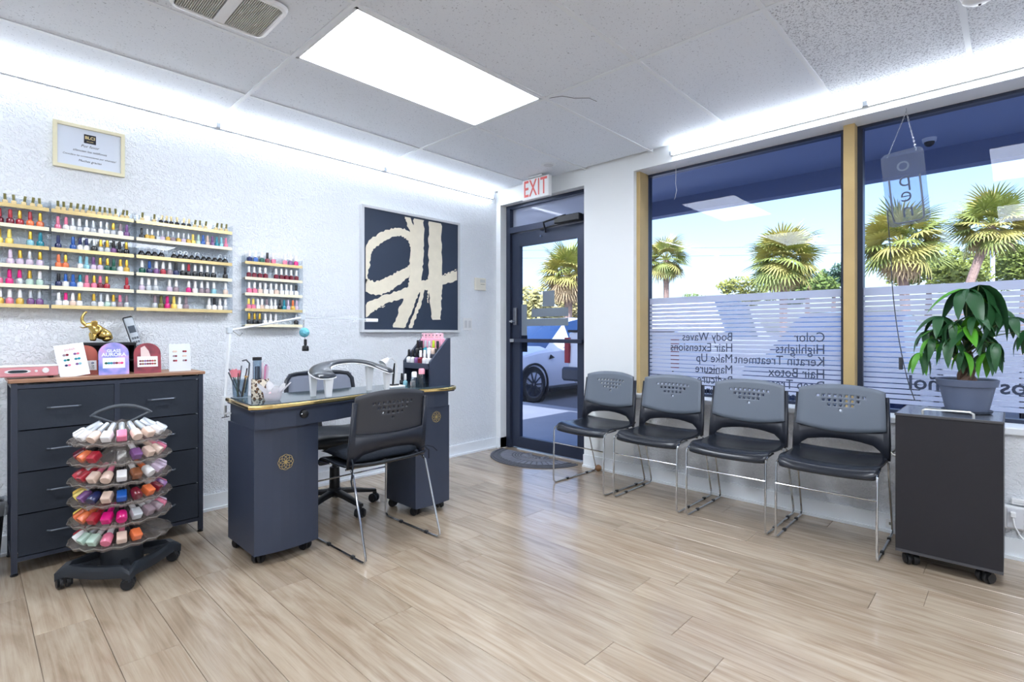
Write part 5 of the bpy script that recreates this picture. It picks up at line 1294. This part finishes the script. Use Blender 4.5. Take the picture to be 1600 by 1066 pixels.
# cars
M_cw = mat('white_car_paint', (228,230,238), .25, coat=.8); M_cr = mat('navy_car_paint', (52,62,92), .25, coat=.8); M_cs = mat('silver_car_paint', (150,156,166), .3, .5, coat=.6)
M_cg = mat('car_window', (46,72,112), .06, 0, .7); M_tire = mat('tyre', (34,35,40), .75); M_rim = mat('dark_alloy', (96,102,116), .3, .8); M_lamp = mat('tail_lamp', (150,40,52), .25); M_hl = mat('head_lamp', (210,216,224), .15)
def car(label, loc, rot, paint, st, wheels, kind='suv', L=4.7):
    """st: stations (x, half width, sill z, belt z, top z, top half width, glass?) from front (x=0) to rear"""
    t = thing('parked_' + kind, label, 'car', loc, rot)
    rings = []; gl = []
    for x, w_, zs, zb, zt, wt, g_ in st:
        half_ = [(w_*.86, zs), (w_*.98, zs+.10), (w_, (zs+zb)/2), (w_*.97, zb-.04), (w_*.94, zb), (wt, zt-.04), (wt*.82, zt)]
        rings.append([(x, y, z) for y, z in half_] + [(x, -y, z) for y, z in reversed(half_)]); gl.append(g_)
    q = MB(); n = 14; o = len(q.v)
    for r_ in rings: q.v += r_
    for i in range(len(rings)-1):
        for j in range(n):
            k = (j+1) % n; q.f.append((o+i*n+j, o+i*n+k, o+(i+1)*n+k, o+(i+1)*n+j))
            side = j in (4, 8); topf = j in (5, 6, 7)
            q.m.append(1 if (side and gl[i] in (1,3)) or (topf and gl[i] == 2) or (side and gl[i] == 3) else 0)
    q.f.append(tuple(reversed(range(n)))); q.m.append(0); q.f.append(tuple(o+(len(rings)-1)*n+j for j in range(n))); q.m.append(0)
    q.build('body', [paint, M_cg], t, True, angle=28)
    W_ = max(s[1] for s in st)
    for wx in wheels:
        for s in (-1, 1):
            c = frame((wx, s*(W_-.10), .335), (1,0,0), (0,0,1)) if s < 0 else frame((wx, s*(W_-.10), .335), (-1,0,0), (0,0,1))
            MB().lathe([(.375,-.02),(.395,.112),(.36,.113),(.35,.02)], 28, M=c).build('wheel_arch', M_black, t)
            w = MB().lathe([(.10,-.10),(.30,-.10),(.335,-.06),(.335,.075),(.31,.105),(.245,.108),(.24,.06)], 28, M=c).build('tyre', M_tire, t)
            r_ = MB().lathe([(.24,.06),(.245,.106),(.225,.100),(.215,.07),(.0,.07)], 28, M=c)
            for k in range(10):
                a = 2*PI*k/10; r_.box(.03,.22,-.012,.012,.07,.10, c @ Matrix.Rotation(a,4,'Z'))
            stuff(r_.build('rim', M_rim, w))
    return t
EV = [(0,.62,.30,.62,.66,.45,0),(.10,.80,.22,.70,.76,.62,0),(.45,.90,.18,.84,.90,.70,0),(1.0,.925,.18,.93,.97,.74,0),(1.35,.93,.18,.96,1.02,.78,2),(2.05,.93,.18,.99,1.52,.66,3),(2.5,.93,.18,1.0,1.60,.68,3),(3.2,.93,.18,1.02,1.58,.67,3),(4.0,.92,.20,1.06,1.40,.62,2),(4.55,.88,.24,1.08,1.12,.62,0),(4.70,.80,.34,.98,1.04,.55,0)]
e = car('white electric car with dark wheels parked facing the glass door', (6.30, 7.235, GZ), 0, M_cw, EV, (.86, 3.72), 'car')
MB().bbox(1.66,1.84,-1.13,-.93,.98,1.10,.03).build('side_mirror', M_cw, e); MB().prism([(0,0),(.16,.03),(.04,.09)], 0, .012, frame((1.28,-.929,.78),(1,0,0),(0,0,1))).build('fender_camera', M_black, e)
MB().bbox(1.30,3.30,-.935,-.90,.17,.24,.01).build('sill_trim', M_black, e); MB().bbox(.10,.42,-.84,-.60,.64,.72,.03).build('head_lamp', M_hl, e)
PU = [(0,.86,.55,.60,.64,.80,0),(.04,.95,.50,1.10,1.30,.93,0),(.10,.98,.45,1.15,1.33,.95,0),(1.70,1.0,.45,1.15,1.33,.95,0),(1.78,1.0,.42,1.18,1.36,.95,0),(1.80,1.0,.42,1.20,1.86,.76,3),(2.9,1.0,.42,1.20,1.90,.78,3),(3.35,1.0,.42,1.20,1.86,.76,2),(4.0,1.0,.42,1.20,1.26,.88,0),(5.3,.97,.45,1.12,1.18,.86,0),(5.45,.85,.55,1.0,1.06,.70,0)]
p = car('white pickup truck parked with its tailgate toward the glass door', (6.86, 4.38, GZ), 0, M_cw, PU, (1.15, 4.5), 'pickup', 5.45)
for s in (-1,1): MB().bbox(-.012,.06,s*.945-.05,s*.945+.05,.78,1.20,.01).build('tail_lamp', M_lamp, p)
MB().bbox(-.14,.06,-.98,.98,.50,.72,.05).build('rear_bumper', mat('dark_bumper', (48,54,66), .4), p); MB().bbox(-.150,-.138,-.16,.16,.56,.68,.01).build('number_plate', M_white, p)
MB().bbox(-.006,.05,-.93,.93,1.285,1.325,.008).build('tailgate_cap', M_black, p); MB().box(-.004,.0,.50,.64,.90,.93).build('badge', M_chrome, p, False)
car('dark blue car parked under the window lettering', (6.75, 1.75, GZ), 0, M_cr, EV, (.86, 3.72), 'car'); car('silver car parked behind the potted plant', (6.9, -1.0, GZ), 0, M_cs, EV, (.86, 3.72), 'car')
# added twin head, stands in for an emergency light reflected in the transom
sl_ = thing('emergency_light_reflection', 'added twin-head fixture standing in for an emergency light reflected in the transom', 'light', (4.55, 3.75, 2.72)); MB().bbox(-.06,.06,-.09,.09,-.04,0,.01).build('base', M_white, sl_)
for s in (-1,1):
    MB().tube([(0,s*.05,-.03),(0,s*.08,-.09)], .012, 8).build('arm', M_white, sl_); MB().lathe([(.02,0),(.06,.05),(.07,.11),(.0,.11)], 16, M=Matrix.Translation((0,s*.09,-.07)) @ Vector((-.7,s*.2,-.6)).to_track_quat('Z','Y').to_matrix().to_4x4()).build('lamp_head', M_white, sl_)

# small things in and beyond the window
hc = tag(MB().tube([(XR+.10,1.842,2.385),(XR+.10,1.845,2.25),(XR+.102,1.838,2.20),(XR+.10,1.85,2.145),(XR+.103,1.858,2.135)], .0016, 5).build('hanging_string', M_white), 'thin white string hanging from the left window header', 'string')
dm = thing('dome_camera', 'small dark dome camera on the soffit right of the hanging sign', 'camera', (5.47, .50, 2.72))
MB().lathe([(.0,-.03),(.045,-.03),(.05,0)], 16).build('base', M_white, dm); MB().ball((0,0,-.032), .036, 14, 8).build('dome', M_black, dm)
